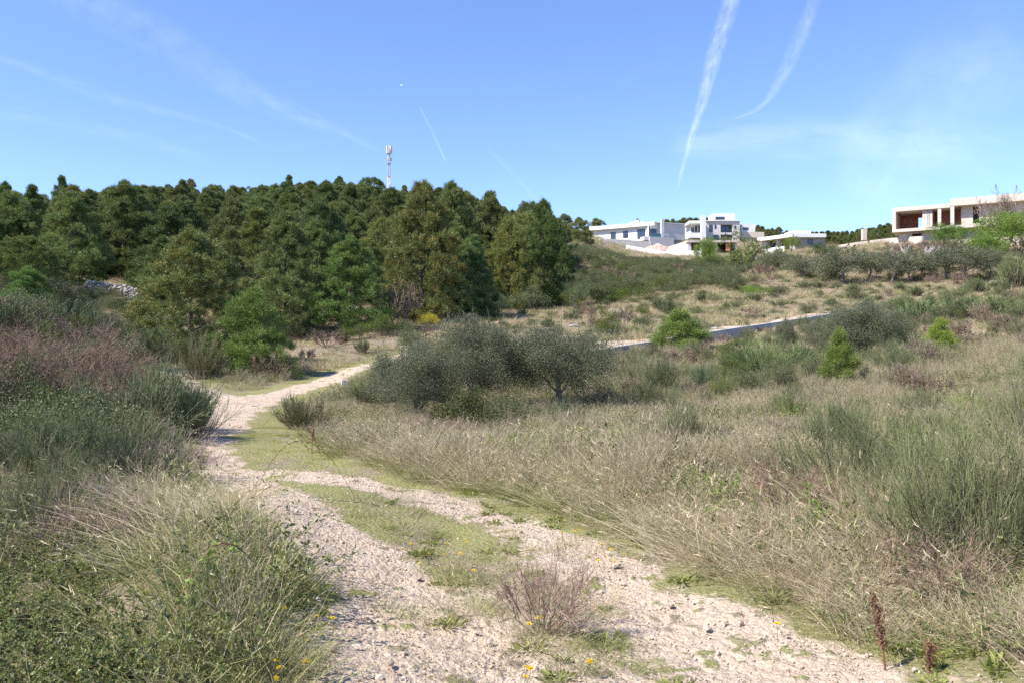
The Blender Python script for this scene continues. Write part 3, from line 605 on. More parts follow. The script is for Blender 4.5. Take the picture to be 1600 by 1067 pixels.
trail("contrail", "brightest white contrail, widening upward above the white houses", [(1150,-30,36),(1137,20,34),(1118,80,32),(1098,160,22),(1080,215,13),(1067,262,8),(1056,308,5)], .26, seed=1)
trail("contrail", "hooked white contrail bending left at its foot, beside the brightest one", [(1285,-30,24),(1262,30,28),(1240,85,32),(1218,130,22),(1200,158,13),(1180,174,9),(1145,187,6)], .15, seed=2)
trail("contrail", "tiny thin contrail slanting above and right of the mast", [(656,168,3),(678,212,4),(698,256,3.5)], .17, seed=3, fs=.3)
trail("contrail", "broad faint smeared contrail high above the pine wood", [(60,-40,90),(180,20,85),(290,85,75),(390,150,60),(470,180,34),(550,215,18),(600,240,12)], .075, seed=4, fs=.6)
trail("contrail", "long pale contrail low over the pine wood, below the broad one", [(-80,75,16),(20,98,20),(90,122,26),(160,152,28),(240,172,18),(330,192,12),(450,240,9)], .055, seed=5, fs=.6)
trail("contrail", "very faint short contrail just above the tree tops right of the mast", [(760,230,9),(800,270,9),(842,318,7)], .05, seed=6, fs=.5)
trail("contrail", "faintest long contrail, lowest over the left of the pine wood", [(-100,160,34),(60,185,34),(200,215,30),(340,252,20)], .04, seed=7, fs=.5)
trail("thin_cirrus", "thin veil of high ice cloud", [(1340,330,150),(1400,210,190),(1480,130,200),(1620,40,220)], .11, seed=8, fs=.25, kind="stuff")
trail("thin_cirrus", "flat veil of high ice cloud near the skyline", [(1030,225,60),(1200,215,90),(1400,225,110),(1640,240,120)], .13, seed=9, fs=.2, kind="stuff")

# ------------------------------------------------------------------ buildings
M_white = solid_mat("white_render", (.64, .63, .61), (.72, .71, .69), .8, .8, .05)
M_white2 = solid_mat("off_white_render", (.52, .49, .47), (.62, .59, .56), .8, .85, .05)
M_conc = solid_mat("pale_concrete", (.49, .42, .35), (.62, .54, .46), 1.3, .9, .3, streak=(1, 1, 3))
M_conc_dark = solid_mat("weathered_and_shaded_concrete", (.22, .22, .21), (.36, .35, .34), 1.6, .9, .5, streak=(1, 1, 2))  # grey concrete; also gives painted shade to the villa wall and bungalow void
M_retain = solid_mat("retaining_concrete", (.30, .30, .29), (.46, .45, .43), .9, .9, .5, streak=(1, 1, 2.5))
M_orange = solid_mat("orange_render", (.55, .24, .12), (.65, .30, .16), 2, .8, .1)
M_darkred = solid_mat("dark_red_boards", (.09, .03, .022), (.14, .05, .035), 4, .6, .1, streak=(.2, 1, 6))
M_grey = solid_mat("grey_metal", (.38, .39, .40), (.48, .49, .50), 3, .5, .05, spec=.5)
M_frame = solid_mat("dark_frame", (.04, .04, .045), (.06, .06, .065), 3, .5, .05)
M_glass_teal = solid_mat("teal_glass", (.02, .10, .11), (.03, .14, .15), 1, .1, 0, spec=.8)
def glass_mat():
    m, t, N, L = nt("window_glass"); p = N.new("ShaderNodeBsdfPrincipled"); p.inputs['Base Color'].default_value = (.045, .06, .085, 1); p.inputs['Roughness'].default_value = .06
    p.inputs['Specular IOR Level'].default_value = .9; p.inputs['Metallic'].default_value = .25
    o = N.new("ShaderNodeOutputMaterial"); L.new(p.outputs[0], o.inputs[0]); return m
M_glass = glass_mat()
def brick_mat():
    m, t, N, L = nt("hollow_red_brick"); tc = N.new("ShaderNodeTexCoord"); sp = N.new("ShaderNodeSeparateXYZ"); L.new(tc.outputs['Object'], sp.inputs[0])
    cb = N.new("ShaderNodeCombineXYZ"); L.new(math_n(N, L, 'ADD', sp.outputs[0], sp.outputs[1]), cb.inputs[0]); L.new(sp.outputs[2], cb.inputs[1])
    b = N.new("ShaderNodeTexBrick"); L.new(cb.outputs[0], b.inputs['Vector']); b.inputs['Scale'].default_value = 1; b.inputs['Brick Width'].default_value = .5; b.inputs['Row Height'].default_value = .25
    b.inputs['Mortar Size'].default_value = .022; b.inputs['Color1'].default_value = (.42, .13, .07, 1); b.inputs['Color2'].default_value = (.32, .09, .05, 1); b.inputs['Mortar'].default_value = (.38, .30, .26, 1)
    p = N.new("ShaderNodeBsdfPrincipled"); p.inputs['Roughness'].default_value = .9; L.new(b.outputs[0], p.inputs['Base Color']); o = N.new("ShaderNodeOutputMaterial"); L.new(p.outputs[0], o.inputs[0]); return m
M_brick = brick_mat()
def mx_(px, d): return (px - CX) / F * d
def mz_(py, d): return CAMZ + (CY - py) / F * d

class Bld:
    def __init__(s, name, label, cat, loc, ang=0.0, group=None):
        s.root = empty(name, loc); s.root.rotation_euler[2] = ang; s.loc = loc; s.ang = ang; tag(s.root, label, cat, group)
    def part(s, name, mat, boxes, parent=None, label=None, offs=None, ang=0.0):
        if name in ("wall", "wing_wall", "brick_wall", "terrace_wall", "back_wall", "lower_wall") and len(boxes) > 1:
            for b in boxes: o = s.part(name, mat, [b], parent, label, offs, ang)
            return o
        g = Geo()
        for b in boxes: g.box(*b, ang=ang, O=offs or (0, 0, 0))
        o = obj(name, g.mesh(name, mat), parent or s.root)
        if label: o['label'] = label
        return o
    def pbox(s, px0, px1, pt, pb, d, depth):
        """front face at depth d spanning these image columns and rows, in the building's own frame (unrotated)"""
        return (mx_(px0, d) - s.loc[0], mx_(px1, d) - s.loc[0], d - s.loc[1], d - s.loc[1] + depth, mz_(pb, d) - s.loc[2], mz_(pt, d) - s.loc[2])
    def window(s, x0, x1, y, z0, z1, t=.07, mull=0, offs=None, ang=0.0):
        bars = [(x0, x1, y - .05, y + .04, z0, z0 + t), (x0, x1, y - .05, y + .04, z1 - t, z1), (x0, x0 + t, y - .05, y + .04, z0 + t, z1 - t), (x1 - t, x1, y - .05, y + .04, z0 + t, z1 - t)]
        for k in range(mull): xm = x0 + (x1 - x0) * (k + 1) / (mull + 1); bars.append((xm - t / 2, xm + t / 2, y - .05, y + .04, z0 + t, z1 - t))
        f = s.part("window", M_frame, bars, offs=offs, ang=ang); s.part("pane", M_glass, [(x0 + t, x1 - t, y - .01, y + .02, z0 + t, z1 - t)], f, offs=offs, ang=ang); return f
    def pwindow(s, px0, px1, pt, pb, d, mull=0):
        b = s.pbox(px0, px1, pt, pb, d, 0); return s.window(b[0], b[1], b[2] - .03, b[4], b[5], mull=mull)

# --- long white bungalow, left
L1 = (mx_(923, 214), 214.0, 26.0); h1 = Bld("white_bungalow", "long low white bungalow with a sloping roof band, leftmost of the houses", "house", L1, math.radians(-32.4))
zt = 31.3 - 26
h1.part("wall", M_white, [(0, 17.2, 1.0, 9.0, -3, zt - .95)])
h1.part("roof", M_white, [(-.4, 17.6, 0, 9.4, zt - .95, zt)])
h1.part("roof_box", M_white, [(9.6, 13.4, 3.0, 5.5, zt + .003, zt + .75)])
ch = h1.part("chimney", M_white, [(11.3, 12.3, 2.4, 3.4, zt + .004, zt + 1.1)]); h1.part("cowl", M_frame, [(11.5, 12.1, 2.6, 3.2, zt + 1.105, zt + 1.5)], ch)
for s0, s1, za, zb, mu in ((.305, .385, 2.2, 4.0, 1), (.507, .585, 2.5, 4.1, 1), (.735, .90, 2.0, 4.2, 2)): h1.window(17.2 * s0, 17.2 * s1, .96, za - .6, zb - .45, mull=mu)
h1.part("window_band", M_white, [(0.0, 17.2, .7, .997, -3, 1.05)])
cB = (17.2, .2, 0); aB = math.radians(52)
h1.part("side_wall", M_white2, [(1.6, 9.0, 0, 7, 1.0, zt - .25)], offs=cB, ang=aB); h1.part("side_roof", M_white, [(-.2, 9.2, -.25, 7.2, zt - .24, zt - .05)], offs=cB, ang=aB)
h1.part("front_wall", M_white, [(-.9, 1.55, .5, 6, -2, zt - .26)], offs=cB, ang=aB)
h1.window(-.6, 1.2, .45, 1.5, 3.6, mull=1, offs=cB, ang=aB)
h1.part("chimney", M_white, [(1.9, 2.7, -.75, -.28, .6, zt + .7)], offs=cB, ang=aB, label="tall white chimney on the front of the side wall")
h1.part("void_fill", M_conc_dark, [(2.0, 8.6, .5, 6, -1, .997)], offs=cB, ang=aB)  # dark block filling the void under the side wall, its shade as colour
h1.part("balcony_panel", M_glass_teal, [(-1.6, 1.4, -1.5, -1.44, 1.3, 2.2)], offs=cB, ang=aB); h1.part("balcony", M_white, [(-3.4, 1.6, -1.7, .4, .4, 1.29)], offs=cB, ang=aB)
h1.part("post", M_frame, [(-2.0, -1.8, -1.5, -1.3, 1.3, 3.9)], offs=cB, ang=aB)
h1.part("terrace_wall", M_white2, [(-2.2, 4.6, -2.2, -1.8, -2, 1.2)], offs=cB, ang=aB)

def strip_wall(name, label, pts, h, th, mat, cat="wall"):
    """wall following (column, row of its top, depth)"""
    P = np.array([(mx_(a, d), d, mz_(b, d)) for a, b, d in pts]); o = P[0].copy(); P = P - o; t = np.gradient(P[:, :2], axis=0); t /= np.linalg.norm(t, axis=1)[:, None]; nn = np.stack([-t[:, 1], t[:, 0]], 1) * th
    K = len(P); bk = P.copy(); bk[:, :2] += nn; V = np.concatenate([P, bk, P - [0, 0, h], bk - [0, 0, h]]); Q = []
    for i in range(K - 1): j = i + 1; Q += [[i, j, K + j, K + i], [2 * K + i, 2 * K + j, j, i], [K + i, K + j, 3 * K + j, 3 * K + i]]
    Q += [[0, K, 3 * K, 2 * K], [K - 1, 3 * K - 1, 4 * K - 1, 2 * K - 1]]
    g = Geo(); g.quad(V, Q); ob = obj(name, g.mesh(name, mat), loc=tuple(o)); tag(ob, label, cat); return ob
strip_wall("terrace_wall", "grey retaining wall with a flat top below the long white bungalow", [(936,373.5,205),(975,375,203),(1018,378,201)], 3.5, .3, M_conc_dark)
strip_wall("white_wall", "short white wall end at the left corner of the bungalow garden", [(920,372,211),(929,375,208),(936.5,373.3,204.6)], 3.2, .3, M_white)
strip_wall("white_wall", "long white boundary wall stepping down below the pink rubble heap", [(978,383,199),(1000,387,197),(1040,393.5,193),(1041,391,193),(1097,392.5,187)], 2.6, .25, M_white2)
strip_wall("white_wall", "white ramp wall rising to the flat garage with the dark red opening", [(1044,386,196),(1074.5,376,191)], 3.5, .3, M_conc)
strip_wall("white_wall", "white garden wall climbing to the unfinished concrete house", [(1310,383.5,156),(1335,379.5,148),(1365,375.5,138),(1396,372,129),(1440,369.5,121)], 3.0, .25, M_conc)
strip_wall("white_wall", "thin pale kerb wall climbing the slope behind the bare trees below the wide villa", [(1150,412,152),(1180,404,155),(1204,398,158)], .8, .25, M_white2)

# --- tall white house
L2 = (mx_(1103, 225), 225.0, 25.0); h2 = Bld("tall_white_house", "tall white cubic house with a roof box and a square chimney tower", "house", L2); pb = h2.pbox
h2.part("wall", M_white2, [pb(1103.2,1126,346,386,225,9), pb(1145,1156,346,386,225,9), pb(1126.01,1144.99,346,351,225,9), pb(1126.01,1144.99,363.8,367,225,9), pb(1126.01,1144.99,376,386,225,9)])
h2.part("back_wall", M_white2, [pb(1126.02,1144.98,351.01,363.79,227,6.9), pb(1126.02,1144.98,367.01,375.99,227,6.9)])
h2.part("roof", M_white, [pb(1102,1157,344.6,345.9,224.6,10)])
h2.part("roof_box", M_white, [pb(1115,1148.5,334,344.5,227,6)]); h2.pwindow(1118,1132,339.5,343.8,227)
h2.part("chimney", M_white, [pb(1096.4,1103,337,386,221.5,1.6)], label="square white chimney tower")
h2.part("wing_roof", M_white, [pb(1077,1101,345.2,349.4,223.2,9)]); h2.part("wing_wall", M_white, [pb(1078.5,1103.1,349.5,386,227.5,7)])
h2.part("balcony", M_white, [pb(1077.5,1096,364.5,372,222.6,4)])
for a_ in ((1080,1084.5,356,363), (1086,1089,354.5,363), (1091,1094,353.5,363)): h2.pwindow(*a_, 227.5)
for a_ in ((1108,1113.3,352,363), (1116.5,1119,352,357.8), (1147.6,1150,353,358.6), (1115,1123,368,376)): h2.pwindow(*a_, 225)
h2.pwindow(1127,1144,353.2,363.4,226.9, 2); h2.pwindow(1127,1144,367.8,375.8,226.9, 2)
h2.part("annex", M_white, [pb(1158,1180,350,368,229,7)]); h2.pwindow(1161,1169,356,360,229)
h2.part("terrace_wall", M_conc, [pb(1156.1,1194,363,372,226.5,.3), pb(1156.1,1194,368.5,388,227,8)])

# --- flat garage structure
L3 = (mx_(1075, 190), 190.0, 22.0); h3 = Bld("flat_garage", "flat roofed garage with a dark red opening and orange panels below the tall house", "garage", L3); pb = h3.pbox
h3.part("roof", M_conc, [pb(1074,1152,376,379,189.6,8)]); h3.part("wall", M_white2, [pb(1075,1080,379.1,394,190,7.5), pb(1094,1097,379.1,394,190,.5), pb(1107,1110.5,379.1,394,190,.5), pb(1118,1121,379.1,394,190,.5), pb(1149,1152,379.1,394,190,7.5)])
h3.part("back_wall", M_darkred, [pb(1080.1,1148.9,379.1,394,195,.3)])
h3.part("door", M_darkred, [pb(1080.2,1093.8,379.6,392.5,191,.1)])
for a_ in ((1110.6,1117.9), (1134,1141)): h3.part("panel", M_orange, [pb(a_[0], a_[1], 378.9, 392, 190.2, .2)])
# --- wide villa
L4 = (mx_(1183, 186), 186.0, 18.0); h4 = Bld("wide_villa", "wide one storey villa with an angled flat roof, behind bare almond trees", "house", L4)
a4 = math.atan2(178 - 186., mx_(1238, 178) - mx_(1183, 186)); len4 = math.hypot(8, mx_(1238, 178) - mx_(1183, 186)); z4 = mz_(365, 178) - 18
h4.part("wing_roof", M_white, [(0, len4, 0, 7, z4 - .75, z4)], ang=a4); h4.part("wing_wall", M_white2, [(.3, 1.7, 1.2, 7, -2, z4 - .76), (4.2, 5.0, 1.2, 7, -2, z4 - .76), (7.9, len4 - .3, 1.2, 7, -2, z4 - .76)], ang=a4)
h4.part("back_wall", M_frame, [(1.71, 7.89, 2.6, 6.8, -2, z4 - .76)], ang=a4)
for q in ((1.75, 4.15), (5.05, 7.85)): h4.window(q[0], q[1], 2.4, .9, z4 - .9, mull=1, ang=a4)
pb = h4.pbox
h4.part("roof", M_white, [pb(1238.2,1291,365.4,371,178.2,7)]); h4.part("roof_box", M_white, [pb(1237,1267,360.8,365.2,180,5)])
h4.part("wall", M_conc_dark, [pb(1247,1289,371.1,392,179.2,5)]); h4.window(*[pb(1262,1270,374,382,179.2,0)[i] for i in (0, 1)], pb(1262,1270,374,382,179.2,0)[2] - .03, pb(1262,1270,374,382,179.2,0)[4], pb(1262,1270,374,382,179.2,0)[5])  # beige wall in shade, the shade put into its dark grey colour
strip_wall("white_wall", "white parapet wall in front of the wide villa", [(1196,389,178),(1214,386.5,174),(1226,385,172)], 1.6, .25, M_white)
# --- unfinished concrete house
P0 = (mx_(1394, 125), 125.0, 16.0); A5 = math.atan2(-.54, .84); h5 = Bld("unfinished_house", "unfinished pale concrete house with open rooms of red brick on the hill", "house", P0, A5)
zs = 18.1 - 16; zf = zs + .45; zr = 21.2 - 16; zt = 21.8 - 16
h5.part("roof_slab", M_conc, [(0, 7.78, 0, 9, zr, zt), (7.79, 26, 0, 9, zr + .2, zt + .65)])
h5.part("floor_slab", M_conc, [(0, 26, 0, 9, zs, zf)])
h5.part("side_wall", M_conc, [(0, .5, 0.003, 8.9, zf, zr)])
h5.part("wall", M_conc, [(4.07, 5.4, .5, .8, zf, zr), (9.1, 10.6, 1.4, 1.7, zf, zr + .2), (11.4, 26, 1.4, 1.7, zf, zr + .2), (10.6, 11.4, 1.4, 1.7, zf, zf + .25)])
for x0, x1 in ((6.15, 6.6), (7.8, 8.3)): h5.part("pillar", M_conc, [(x0, x1, .05, .5, zf, zr if x0 < 7 else zr + .2)])
h5.part("brick_wall", M_brick, [(.5, 3.0, 5.0, 5.25, zf, zr), (4.0, 5.6, 5.0, 5.25, zf, zr), (3.0, 4.0, 5.0, 5.25, zr - .5, zr), (5.2, 5.4, 1.0, 5.0, zf, zr), (5.6, 9.0, 3.8, 4.05, zf, zr), (8.9, 9.1, 1.71, 3.8, zf, zr + .2)])
h5.part("brick_wall", M_brick, [(.501, .7, 2.6, 5.0, zf, zr)])
h5.part("block_wall", M_conc_dark, [(10.0, 12.0, 4.6, 4.8, zf, zr + .2)])
h5.part("lower_wall", M_conc, [(.7, 2.6, 1.2, 8, -4, zs), (3.9, 26, 1.2, 8, -4, zs), (2.6, 3.9, 1.2, 8, -4, zs - 1.0), (2.6, 3.9, 1.2, 8, zs - .25, zs), (2.6, 3.9, 3.2, 8, zs - 1.0, zs - .25)])
g = Geo(); 
for k in range(2): g.rods(np.array([[[4.75 + .25 * k, .44, zf + .3], [4.75 + .25 * k, .44, zr - .1]]]), .02, .5, 0, 4)
for k in range(9): g.rods(np.array([[[4.72, .44, zf + .4 + .24 * k], [5.05, .44, zf + .4 + .24 * k]]]), .018, .5, 0, 4)
obj("ladder", g.mesh("ladder", M_grey), h5.root)
g = Geo(); g.box(-.35, .35, -.35, .35, 0, 1.9); po = obj("gate_pillar", g.mesh("gate_pillar", M_conc), loc=(mx_(1350, 140), 140, mz_(376, 140))); g.box
tag(po, "square pale gate pillar standing on the white garden wall", "pillar")
# concrete retaining wall along the far track
seg_l = np.concatenate([[0], np.cumsum(np.linalg.norm(np.diff(WALL, axis=0), axis=1))]); nw_ = int(seg_l[-1] / 4.2); wr_ = empty("retaining_wall", tuple(WALL[0] - [0, 0, .9]))
tag(wr_, "low grey concrete retaining wall holding up the far track, ending behind the olive tree", "wall")
pmesh = None
for k in range(nw_):
    s0, s1 = seg_l[-1] * k / nw_, seg_l[-1] * (k + 1) / nw_; a_, b_ = [np.array([np.interp(q, seg_l, WALL[:, c]) for c in range(3)]) for q in (s0, s1)]
    L_ = np.linalg.norm((b_ - a_)[:2]); 
    g = Geo(); V = np.array([[x_, y_, z_] for z_ in (-1.7, 0) for y_ in (0, .28) for x_ in (.012, L_ - .012)]); V[:, 2] += V[:, 0] / L_ * (b_[2] - a_[2]) + (V[:, 2] > -1) * rng.normal() * .006
    g.quad(V, [[0, 2, 3, 1], [4, 5, 7, 6], [0, 1, 5, 4], [2, 6, 7, 3], [0, 4, 6, 2], [1, 3, 7, 5]]); o = obj("panel", g.mesh("panel", M_retain), wr_, loc=tuple(a_ - np.array(wr_.location))); o.rotation_euler[2] = math.atan2(b_[1] - a_[1], b_[0] - a_[0]); v_ = rng.uniform(.85, 1.1); o.color = (v_, v_, v_, 1)
# rubble heap
u, v = np.meshgrid(np.linspace(0, 2 * math.pi, 48, endpoint=False), np.linspace(0, 1, 14)); hx = v * np.cos(u) * 5.2; hy = v * np.sin(u) * 3.0
hz = 1.9 * (1 - v ** 1.4) * (.7 + .6 * fbm(hx * .8 + 9, hy * .8, 3, 3)) + .5 * (fbm(hx * 3, hy * 3, 7, 3) - .5) - .6 * (v > .99)
i_ = np.arange(hx.size).reshape(hx.shape); a = i_[:-1]; b = np.roll(a, -1, 1); d = i_[1:]; c = np.roll(d, -1, 1); g = Geo()
g.add(np.stack([hx, hy, hz], -1).reshape(-1, 3), np.concatenate([np.stack([a, c, b], -1).reshape(-1, 3), np.stack([a, d, c], -1).reshape(-1, 3)]))
M_rubble = solid_mat("pink_rubble", (.38, .26, .20), (.56, .43, .36), 2.5, .95, .8, bdist=.2)
tag(obj("rubble_heap", g.mesh("rubble_heap", M_rubble), loc=(mx_(1030, 197), 199.0, mz_(393, 197))), "pink heap of rubble and earth behind the white boundary wall", "rubble heap")

# ------------------------------------------------------------------ radio mast
md = 300.; mbx = mx_(608, md); mbz = mz_(345, md); ms = empty("radio_mast", (mbx, md, mbz)); tag(ms, "lattice radio mast with panel antennas rising behind the pine wood", "mast")
M_mast = solid_mat("galvanised_steel", (.42, .43, .45), (.55, .56, .58), 5, .45, .05, spec=.6); M_redp = solid_mat("red_paint", (.55, .12, .08), (.62, .15, .10), 4, .5, .05); M_ant = solid_mat("antenna_housing", (.72, .70, .69), (.80, .78, .77), 4, .5, .02)
zmid = mz_(277, md) - mbz; ztop = mz_(232, md) - mbz
def lattice(z0, z1, w0, w1, n, r):
    g = Geo(); cor = [(-1, -1), (1, -1), (1, 1), (-1, 1)]; W = lambda z: w0 + (w1 - w0) * (z - z0) / (z1 - z0)
    for cx_, cy_ in cor: g.rods(np.array([[[cx_ * w0, cy_ * w0, z0], [cx_ * w1, cy_ * w1, z1]]]), r * 1.6, .5, 0, 4)
    zz = np.linspace(z0, z1, n + 1)
    for k in range(n):
        for q in range(4):
            a_, b_ = cor[q], cor[(q + 1) % 4]
            if k % 2: a_, b_ = b_, a_
            g.rods(np.array([[[a_[0] * W(zz[k]), a_[1] * W(zz[k]), zz[k]], [b_[0] * W(zz[k + 1]), b_[1] * W(zz[k + 1]), zz[k + 1]]]]), r, .5, 0, 3)
            g.rods(np.array([[[a_[0] * W(zz[k]), a_[1] * W(zz[k]), zz[k]], [b_[0] * W(zz[k]), b_[1] * W(zz[k]), zz[k]]]]), r, .5, 0, 3)
    return g
obj("lower_lattice", lattice(-2, zmid, .95, .42, 10, .07).mesh("lower_lattice", M_ant), ms); obj("upper_lattice", lattice(zmid, ztop, .32, .30, 16, .05).mesh("upper_lattice", M_mast), ms)
g = Geo(); g.box(-.5, .5, -.5, .5, zmid - .15, zmid + .15); obj("joint_plate", g.mesh("joint_plate", M_redp), ms)
for q_ in ((.9, 2.1, 1.9), (.75, 5.6, 5.45)): g = Geo(); g.box(-q_[0], q_[0], -q_[0], q_[0], ztop - q_[1], ztop - q_[2]); obj("platform", g.mesh("platform", M_mast), ms)
for k in range(7):
    a_ = k * 2 * math.pi / 7 + .3; g = Geo(); g.box(-.17, .17, -.1, .1, 0, 2.6, ang=a_ + math.pi / 2, O=(math.cos(a_) * 1.0, math.sin(a_) * 1.0, ztop - 1.8)); obj("panel_antenna", g.mesh("panel_antenna", M_ant if k % 2 else M_conc), ms)
for k in range(5):
    a_ = k * 2 * math.pi / 5 + .9; g = Geo(); g.box(-.2, .2, -.18, .18, 0, 1.1, ang=a_, O=(math.cos(a_) * .9, math.sin(a_) * .9, ztop - 4.6 + (k % 2) * .6)); obj("radio_unit", g.mesh("radio_unit", M_mast), ms)
g = Geo(); g.rods(np.array([[[.9, -.6, zmid - 3.2], [.9, -.95, zmid - 3.2]]]), .7, .5, 0, 14); g.rods(np.array([[[.4, 0, zmid - 3.2], [.9, -.6, zmid - 3.2]]]), .06); obj("dish", g.mesh("dish", M_ant), ms)

# ------------------------------------------------------------------ gull
gd = 200.; g = Geo()
t = np.linspace(0, 1, 9); prof = .075 * np.sin(math.pi * np.clip(t * .96 + .02, 0, 1)) ** .7; P = np.stack([t * .46 - .23, np.zeros(9), .02 * np.sin(t * 3)], 1); g.rods(P[None], prof[None], .5, 0, 8)
gr = empty("gull", (mx_(627.5, gd), gd, mz_(134, gd))); gr.rotation_euler = (.5, -.45, .3); tag(gr, "white gull gliding high above the radio mast", "bird")
M_feather = solid_mat("white_feathers", (.78, .78, .78), (.85, .85, .85), 5, .7, .02); obj("body", g.mesh("body", M_feather, True), gr)
for sg in (1, -1):
    g = Geo(); K = 7; s = np.linspace(0, 1, K); le = np.stack([.10 - .10 * s - .12 * np.maximum(s - .45, 0), sg * .62 * s, .10 * np.sin(s * 2.2)], 1); wd = .17 * (1 - s) ** .6 + .015; te = le - np.stack([wd, 0 * s, 0 * s], 1)
    V = np.concatenate([le + [0, 0, .012], te + [0, 0, .004], le - [0, 0, .012], te - [0, 0, .004]]); Q = []
    for i in range(K - 1): Q += [[i, i + 1, K + i + 1, K + i], [2 * K + i, 3 * K + i, 3 * K + i + 1, 2 * K + i + 1], [i, 2 * K + i, 2 * K + i + 1, i + 1], [K + i, K + i + 1, 3 * K + i + 1, 3 * K + i]]
    g.quad(V, Q); obj("wing", g.mesh("wing", M_feather), gr)
# concrete marker post
pxy = (mx_(538.5, 32), 32.0); g = Geo(); g.box(-.13, .13, -.11, .11, -.4, .30); g.box(-.115, .115, -.095, .095, .3, .325)
mp = obj("marker_post", g.mesh("marker_post", M_conc), loc=(*pxy, gz(*pxy))); tag(mp, "short pale concrete post beside the track left of the olive tree", "post"); mp.rotation_euler = (.03, .05, .3)

# ------------------------------------------------------------------ trees and shrubs: one of each kind, then copies
PROTO = {}
def proto(key, H, Rr, meshes, names):
    ms_ = [m for m in meshes if m is not None]; V = []
    for m in ms_: a = np.empty(len(m.vertices) * 3, np.float32); m.vertices.foreach_get("co", a); V.append(a.reshape(-1, 3))
    V = np.concatenate(V); H = float(np.percentile(V[:, 2], 99)); Rr = float(np.percentile(np.hypot(V[:, 0], V[:, 1]), 96)) * .97; PROTO[key] = (H, Rr, ms_, names, None)
def place(name, key, px, d, hpx, wpx, label, cat, group=None, col=None, rz=None, dz=0.0, xy=None):
    """stand a plant on the ground; its height and width given as they measure at that depth"""
    H, Rr, ms_, names, _ = PROTO[key]; x, y = xy if xy is not None else (mx_(px, d), d)
    sh = hpx / F * d / H; sw = wpx / F * d / (2 * Rr) if wpx else sh
    r = empty(name, (x, y, gz(x, y) + dz)); r.scale = (sw, sw, sh); r.rotation_euler = (0, 0, rng.uniform(0, 6.28) if rz is None else rz); tag(r, label, cat, group)
    for m, nm in zip(ms_, names):
        o = obj(nm, m, r)
        if col is not None and nm in ("crown", "rods", "leaves", "foliage", "twigs"): o.color = (*col, 1)
    return r
TC = ("trunk", "crown")
proto("pineA", 9.0, 3.0, pine(1, 9, 3.0, .78, .02), TC); proto("pineB", 9.0, 3.3, pine(2, 9, 3.3, .58, .04, 115), TC)
proto("pineC", 9.0, 2.6, pine(3, 9, 2.6, 1.0, .02), TC); proto("pineR", 9.0, 3.2, pine(4, 9, 3.2, .66, .03, 120, 15, 30, .20), TC)
proto("pineS", 4.5, 1.9, pine(5, 4.5, 1.9, .5, .0, 80, 14, 30, .0, .15, .022, .8), TC); proto("pineU", 9.0, 3.8, pine(6, 9, 3.8, .28, .36, 90), TC)
proto("pineY", 2.2, .8, pine(7, 2.2, .8, .8, .04, 42, 12, 26, 0, .13, .014, .75), TC)
OC = ("trunk", "crown")
proto("oliveA", 2.6, 2.2, leafy(11, 2.6, 2.2, M_olive, 86, 1000, (.056, .019), .0, tr=.14, lobe=.25, shoots=46, bark=M_bark_grey), OC)
proto("oliveB", 2.6, 2.0, leafy(12, 2.6, 2.0, M_olive, 80, 1000, (.056, .019), .0, tr=.12, lobe=.25, shoots=60, bark=M_bark_grey), OC)
proto("oliveF", 4.0, 2.6, leafy(13, 4.0, 2.6, M_olive, 74, 130, (.16, .055), .14, tr=.16, shoots=10, lobe=.2), OC)
proto("oliveG", 4.0, 2.6, leafy(14, 4.0, 2.6, M_olive, 60, 130, (.16, .055), .2, tr=.16, shoots=6, lobe=.24), OC)
proto("maquisA", 1.6, 1.3, leafy(21, 1.6, 1.3, M_maquis, 46, 130, (.07, .03), low=True, tr=.05, lobe=.26), ("stems", "foliage"))
proto("maquisB", 1.4, 1.5, leafy(22, 1.4, 1.5, M_maquis, 50, 130, (.07, .028), low=True, tr=.05, lobe=.24, shoots=16), ("stems", "foliage"))
proto("lentiskA", 1.4, 1.1, leafy(23, 1.4, 1.1, M_lentisk, 42, 140, (.06, .028), low=True, tr=.05, lobe=.25), ("stems", "foliage"))
proto("lentiskB", 1.2, 1.5, leafy(24, 1.2, 1.5, M_lentisk, 55, 120, (.06, .028), low=True, tr=.05, lobe=.2, shoots=14), ("stems", "foliage"))
proto("gorse", 1.2, 1.2, leafy(25, 1.2, 1.2, M_gorse, 50, 110, (.05, .024), low=True, tr=.04, lobe=.22), ("stems", "foliage"))
proto("spring", 4.5, 2.6, leafy(26, 4.5, 2.6, M_bright, 80, 150, (.13, .06), .1, tr=.13, lobe=.22, bark=M_bark), OC)
proto("springS", 2.2, 1.6, leafy(27, 2.2, 1.6, M_bright, 48, 80, (.09, .04), low=True, tr=.05, lobe=.24, bark=M_bark), ("stems", "foliage"))
proto("broomN1", 1.35, 1.0, broom(31, 1.35, 1.0, 46, 20, .0024), ("stems", "rods")); proto("broomN2", 1.3, .85, broom(32, 1.3, .85, 36, 18, .0024), ("stems", "rods"))
proto("broomM1", 1.3, 1.1, broom(33, 1.3, 1.1, 44, 18, .0045, upw=.7), ("stems", "rods")); proto("broomM2", 1.1, 1.2, broom(34, 1.1, 1.2, 40, 20, .0045, upw=.5), ("stems", "rods"))
proto("broomF", 1.2, 1.1, broom(35, 1.2, 1.1, 36, 16, .010, upw=.6, dead=.05), ("stems", "rods"))
proto("redshrub", 2.6, 3.0, bare_shrub(41, 2.6, 3.0, None, M_redleaf, 30, (5, 6, 6), .016, 11000, .0026, .75, .42, (.022, .012)), ("twigs", "leaves"))
proto("twigA", 1.2, 1.2, bare_shrub(42, 1.2, 1.2, None, None, 16, (4, 4, 4), .012, 0, .0035), ("twigs",))
